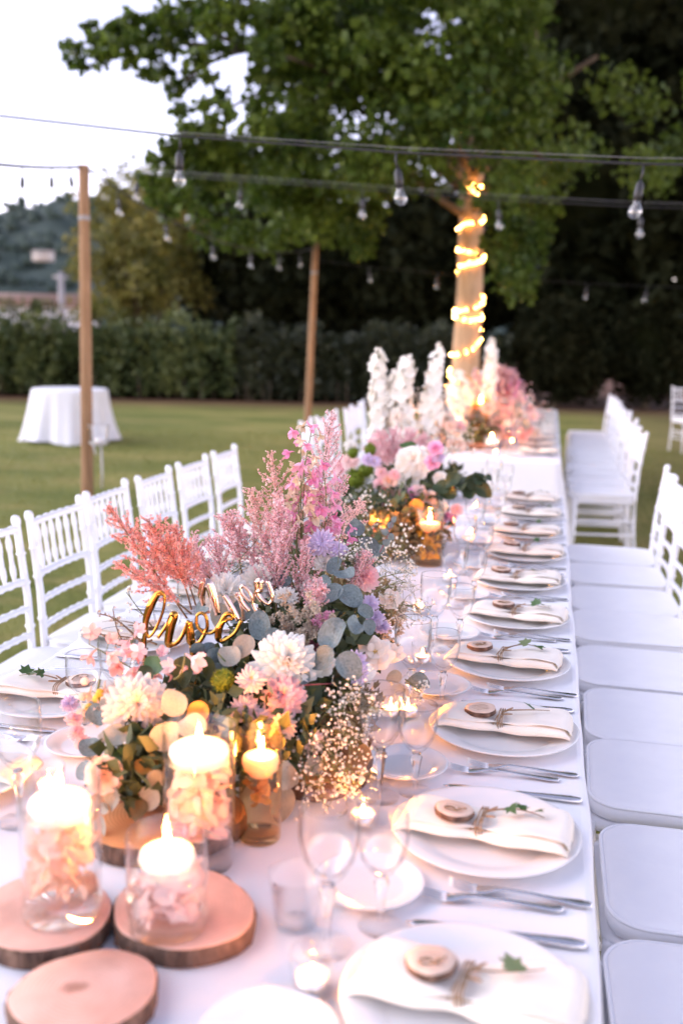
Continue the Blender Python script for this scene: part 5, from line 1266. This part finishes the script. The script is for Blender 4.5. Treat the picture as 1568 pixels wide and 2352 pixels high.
stroke('letter', [(1090, 300), (1020, 230), (995, 170), (1030, 150), (1085, 210), (1110, 280), (1120, 330), (1150, 400)], [30, 32, 30, 30, 32, 34, 34, 36], 'rose_mirror', YF2)
stroke('letter', [(1120, 300), (1150, 190), (1150, 120), (1190, 100), (1190, 180), (1160, 220), (1210, 290), (1270, 320), (1305, 270), (1290, 190), (1255, 100)], [30, 40, 50, 56, 50, 52, 46, 34, 34, 34, 36], 'rose_mirror', YF2)
stroke('stick', [(540, 730), (545, 850), (555, 980), (575, 1100)], [70, 66, 64, 40], 'gold_mirror', YF+.002)

# ---- second arrangement, towards the middle of the near table
A = Arr('mid-table flower arrangement with lime blooms behind the candle vases', (-.54, 3.75, ZT+.03))
filler(A, (-.56, 3.62, .88), (.24, .26, .11), 1600, .038); filler(A, (-.50, 3.45, .85), (.20, .16, .09), 900, .03, 'filler_brown'); filler(A, (-.60, 2.9, .86), (.14, .34, .08), 900, .035)
for x, y, r_ in ((815, 1100, .050), (840, 1080, .035), (810, 1040, .026), (850, 1032, .028)): pompon(A, D(x, y, Y=3.75), r_)
for x, y, r_, m in ((948, 1062, .070, 'white'), (928, 1098, .060, 'white'), (1012, 1098, .03, 'white')): dahlia(A, D(x, y, Y=3.75), r_, m, 6, 13, narrow=.4, name='peony')
for x, y, m in ((875, 1085, 'pink'), (870, 1110, 'pink'), (895, 1105, 'peach'), (885, 1130, 'coral'), (905, 1090, 'pink'), (860, 1060, 'lilac'), (845, 1055, 'lilac'), (920, 1140, 'peach'), (950, 1135, 'magenta'), (962, 1128, 'blush'), (985, 1145, 'peach'), (1010, 1165, 'white'), (900, 1175, 'peach'), (1000, 1030, 'magenta'), (992, 1062, 'magenta'), (1030, 1188, 'magenta'), (1048, 1170, 'pink'), (880, 1150, 'pink'), (1005, 1050, 'lilac'), (940, 1215, 'coral')):
    (rose if m in ('peach', 'magenta', 'white') else mum)(A, D(x, y, Y=3.6), .026 if x != 940 else .05, m)
for (x0, y0), (x1, y1), w_ in (((900, 1090), (870, 990), .06), ((910, 1090), (905, 985), .07), ((920, 1080), (945, 990), .06), ((880, 1100), (850, 1010), .05), ((930, 1080), (975, 1000), .05)):
    plume(A, D(x0, y0, Y=3.8), D(x1, y1, Y=3.95), w_, 'pink', 1.3, fl=.007)
for x, y, m in ((965, 1185, 'candlelit_leaf'), (990, 1195, 'candlelit_leaf'), (955, 1165, 'candlelit_leaf'), (1060, 1110, 'filler_leaf'), (1085, 1105, 'filler_leaf'), (1040, 1105, 'filler_leaf'), (1100, 1100, 'filler_leaf'), (1075, 1130, 'filler_leaf'), (1015, 1120, 'filler_leaf'), (1030, 1135, 'filler_leaf'), (935, 1025, 'ivy'), (1110, 1125, 'filler_leaf'), (920, 1190, 'candlelit_leaf')):
    leafy(A, D(x, y, Y=3.5), .062, m)
eucalyptus(A, D(1000, 1150, Y=3.6), D(1115, 1100, Y=3.5), 7, .05, 'filler_leaf', 'stem_green')
for p0, p1 in (((905, 1290, 2.8), (925, 1250, 2.85)), ((850, 1230, 2.9), (815, 1170, 3.1)), ((1000, 1080, 3.8), (1040, 1020, 4.0))):
    gyp(A, D(p0[0], p0[1], Y=p0[2]), D(p1[0], p1[1], Y=p1[2]), .06, 70, r=.0045)
for k in range(10):
    x = R.uniform(760, 1050); dahlia(A, D(x, R.uniform(1000, 1090), Y=R.uniform(4.1, 4.5)), R.uniform(.025, .045), R.choice(['blush', 'cream', 'pink', 'lilac', 'white']), 4, 12)
# ---- third: white spires at the far end of the near table
A = Arr('tall white delphinium spires at the far end of the near table', (-.70, 4.85, ZT+.02))
filler(A, (-.62, 4.85, .84), (.28, .2, .09), 800, .045)
for (x0, y0), (x1, y1), r_, n_ in (((872, 1080), (868, 800), .040, 120), ((905, 1080), (938, 815), .044, 120), ((860, 1075), (885, 880), .036, 80), ((950, 1060), (1012, 790), .030, 75), ((985, 1060), (1000, 880), .032, 60), ((925, 1070), (905, 850), .034, 70)):
    spire(A, D(x0, y0, Y=4.85), D(x1, y1, Y=4.85), r_, n_)
for k in range(26):
    x, y = R.uniform(880, 1060), R.uniform(950, 1060); (mum if R.random() < .5 else rose)(A, D(x, y, Y=R.uniform(4.7, 5.05)), R.uniform(.022, .04), R.choice(['cream', 'blush', 'peach', 'pink', 'white', 'coral']))
for k in range(5): gyp(A, D(R.uniform(960, 1040), 1050, Y=4.9), D(R.uniform(940, 1060), R.uniform(920, 990), Y=4.95), .11, 110, 'cream', .006)
# ---- fourth: the far table
A = Arr('pale and pink flowers with a tall white spire, far table', (-.55, 7.4, ZT+.03))
filler(A, (-.55, 7.6, .87), (.26, .6, .10), 1200, .05)
spire(A, D(1118, 1000, Y=7.6), D(1130, 775, Y=7.6), .042, 130); spire(A, D(1100, 1000, Y=7.9), D(1108, 850, Y=7.9), .035, 60); spire(A, D(1085, 960, Y=7.4), D(1050, 850, Y=7.2), .04, 60); spire(A, D(1060, 1000, Y=7.2), D(1035, 880, Y=7.2), .045, 70)
for (x0, y0), (x1, y1), m in (((1150, 980), (1165, 845), 'pink'), ((1155, 980), (1185, 870), 'magenta'), ((1150, 980), (1150, 840), 'salmon'), ((1140, 980), (1200, 910), 'pink'), ((1150, 960), (1175, 850), 'pink'), ((1120, 960), (1090, 850), 'blush')):
    plume(A, D(x0, y0, Y=7.7), D(x1, y1, Y=7.8), .12, m, 1.6, fl=.014)
for k in range(46):
    x, y = R.uniform(1000, 1230), R.uniform(930, 1010); (mum if R.random() < .6 else dahlia)(A, D(x, y, Y=R.uniform(7.0, 8.2)), R.uniform(.03, .06), R.choice(['cream', 'blush', 'peach', 'pink', 'white', 'blush', 'coral']))
for k in range(5): gyp(A, D(R.uniform(1020, 1180), 1000, Y=7.4), D(R.uniform(1020, 1210), R.uniform(900, 960), Y=7.4), .14, 110, 'blush', .009)
for k in range(14): leafy(A, D(R.uniform(1020, 1210), R.uniform(920, 1000), Y=7.3), .07, R.choice(['filler_leaf', 'eucalyptus', 'eucalyptus_candlelit']))
A = Arr('pale flowers at the far end of the far table', (-.55, 9.8, ZT+.03))
filler(A, (-.55, 9.8, .84), (.24, .9, .08), 700, .06)
for k in range(30):
    dahlia(A, (R.uniform(-.8, -.3), R.uniform(9.0, 10.6), R.uniform(.88, 1.05)), R.uniform(.05, .08), R.choice(['cream', 'blush', 'peach', 'pink', 'white', 'blush']), 4, 12)
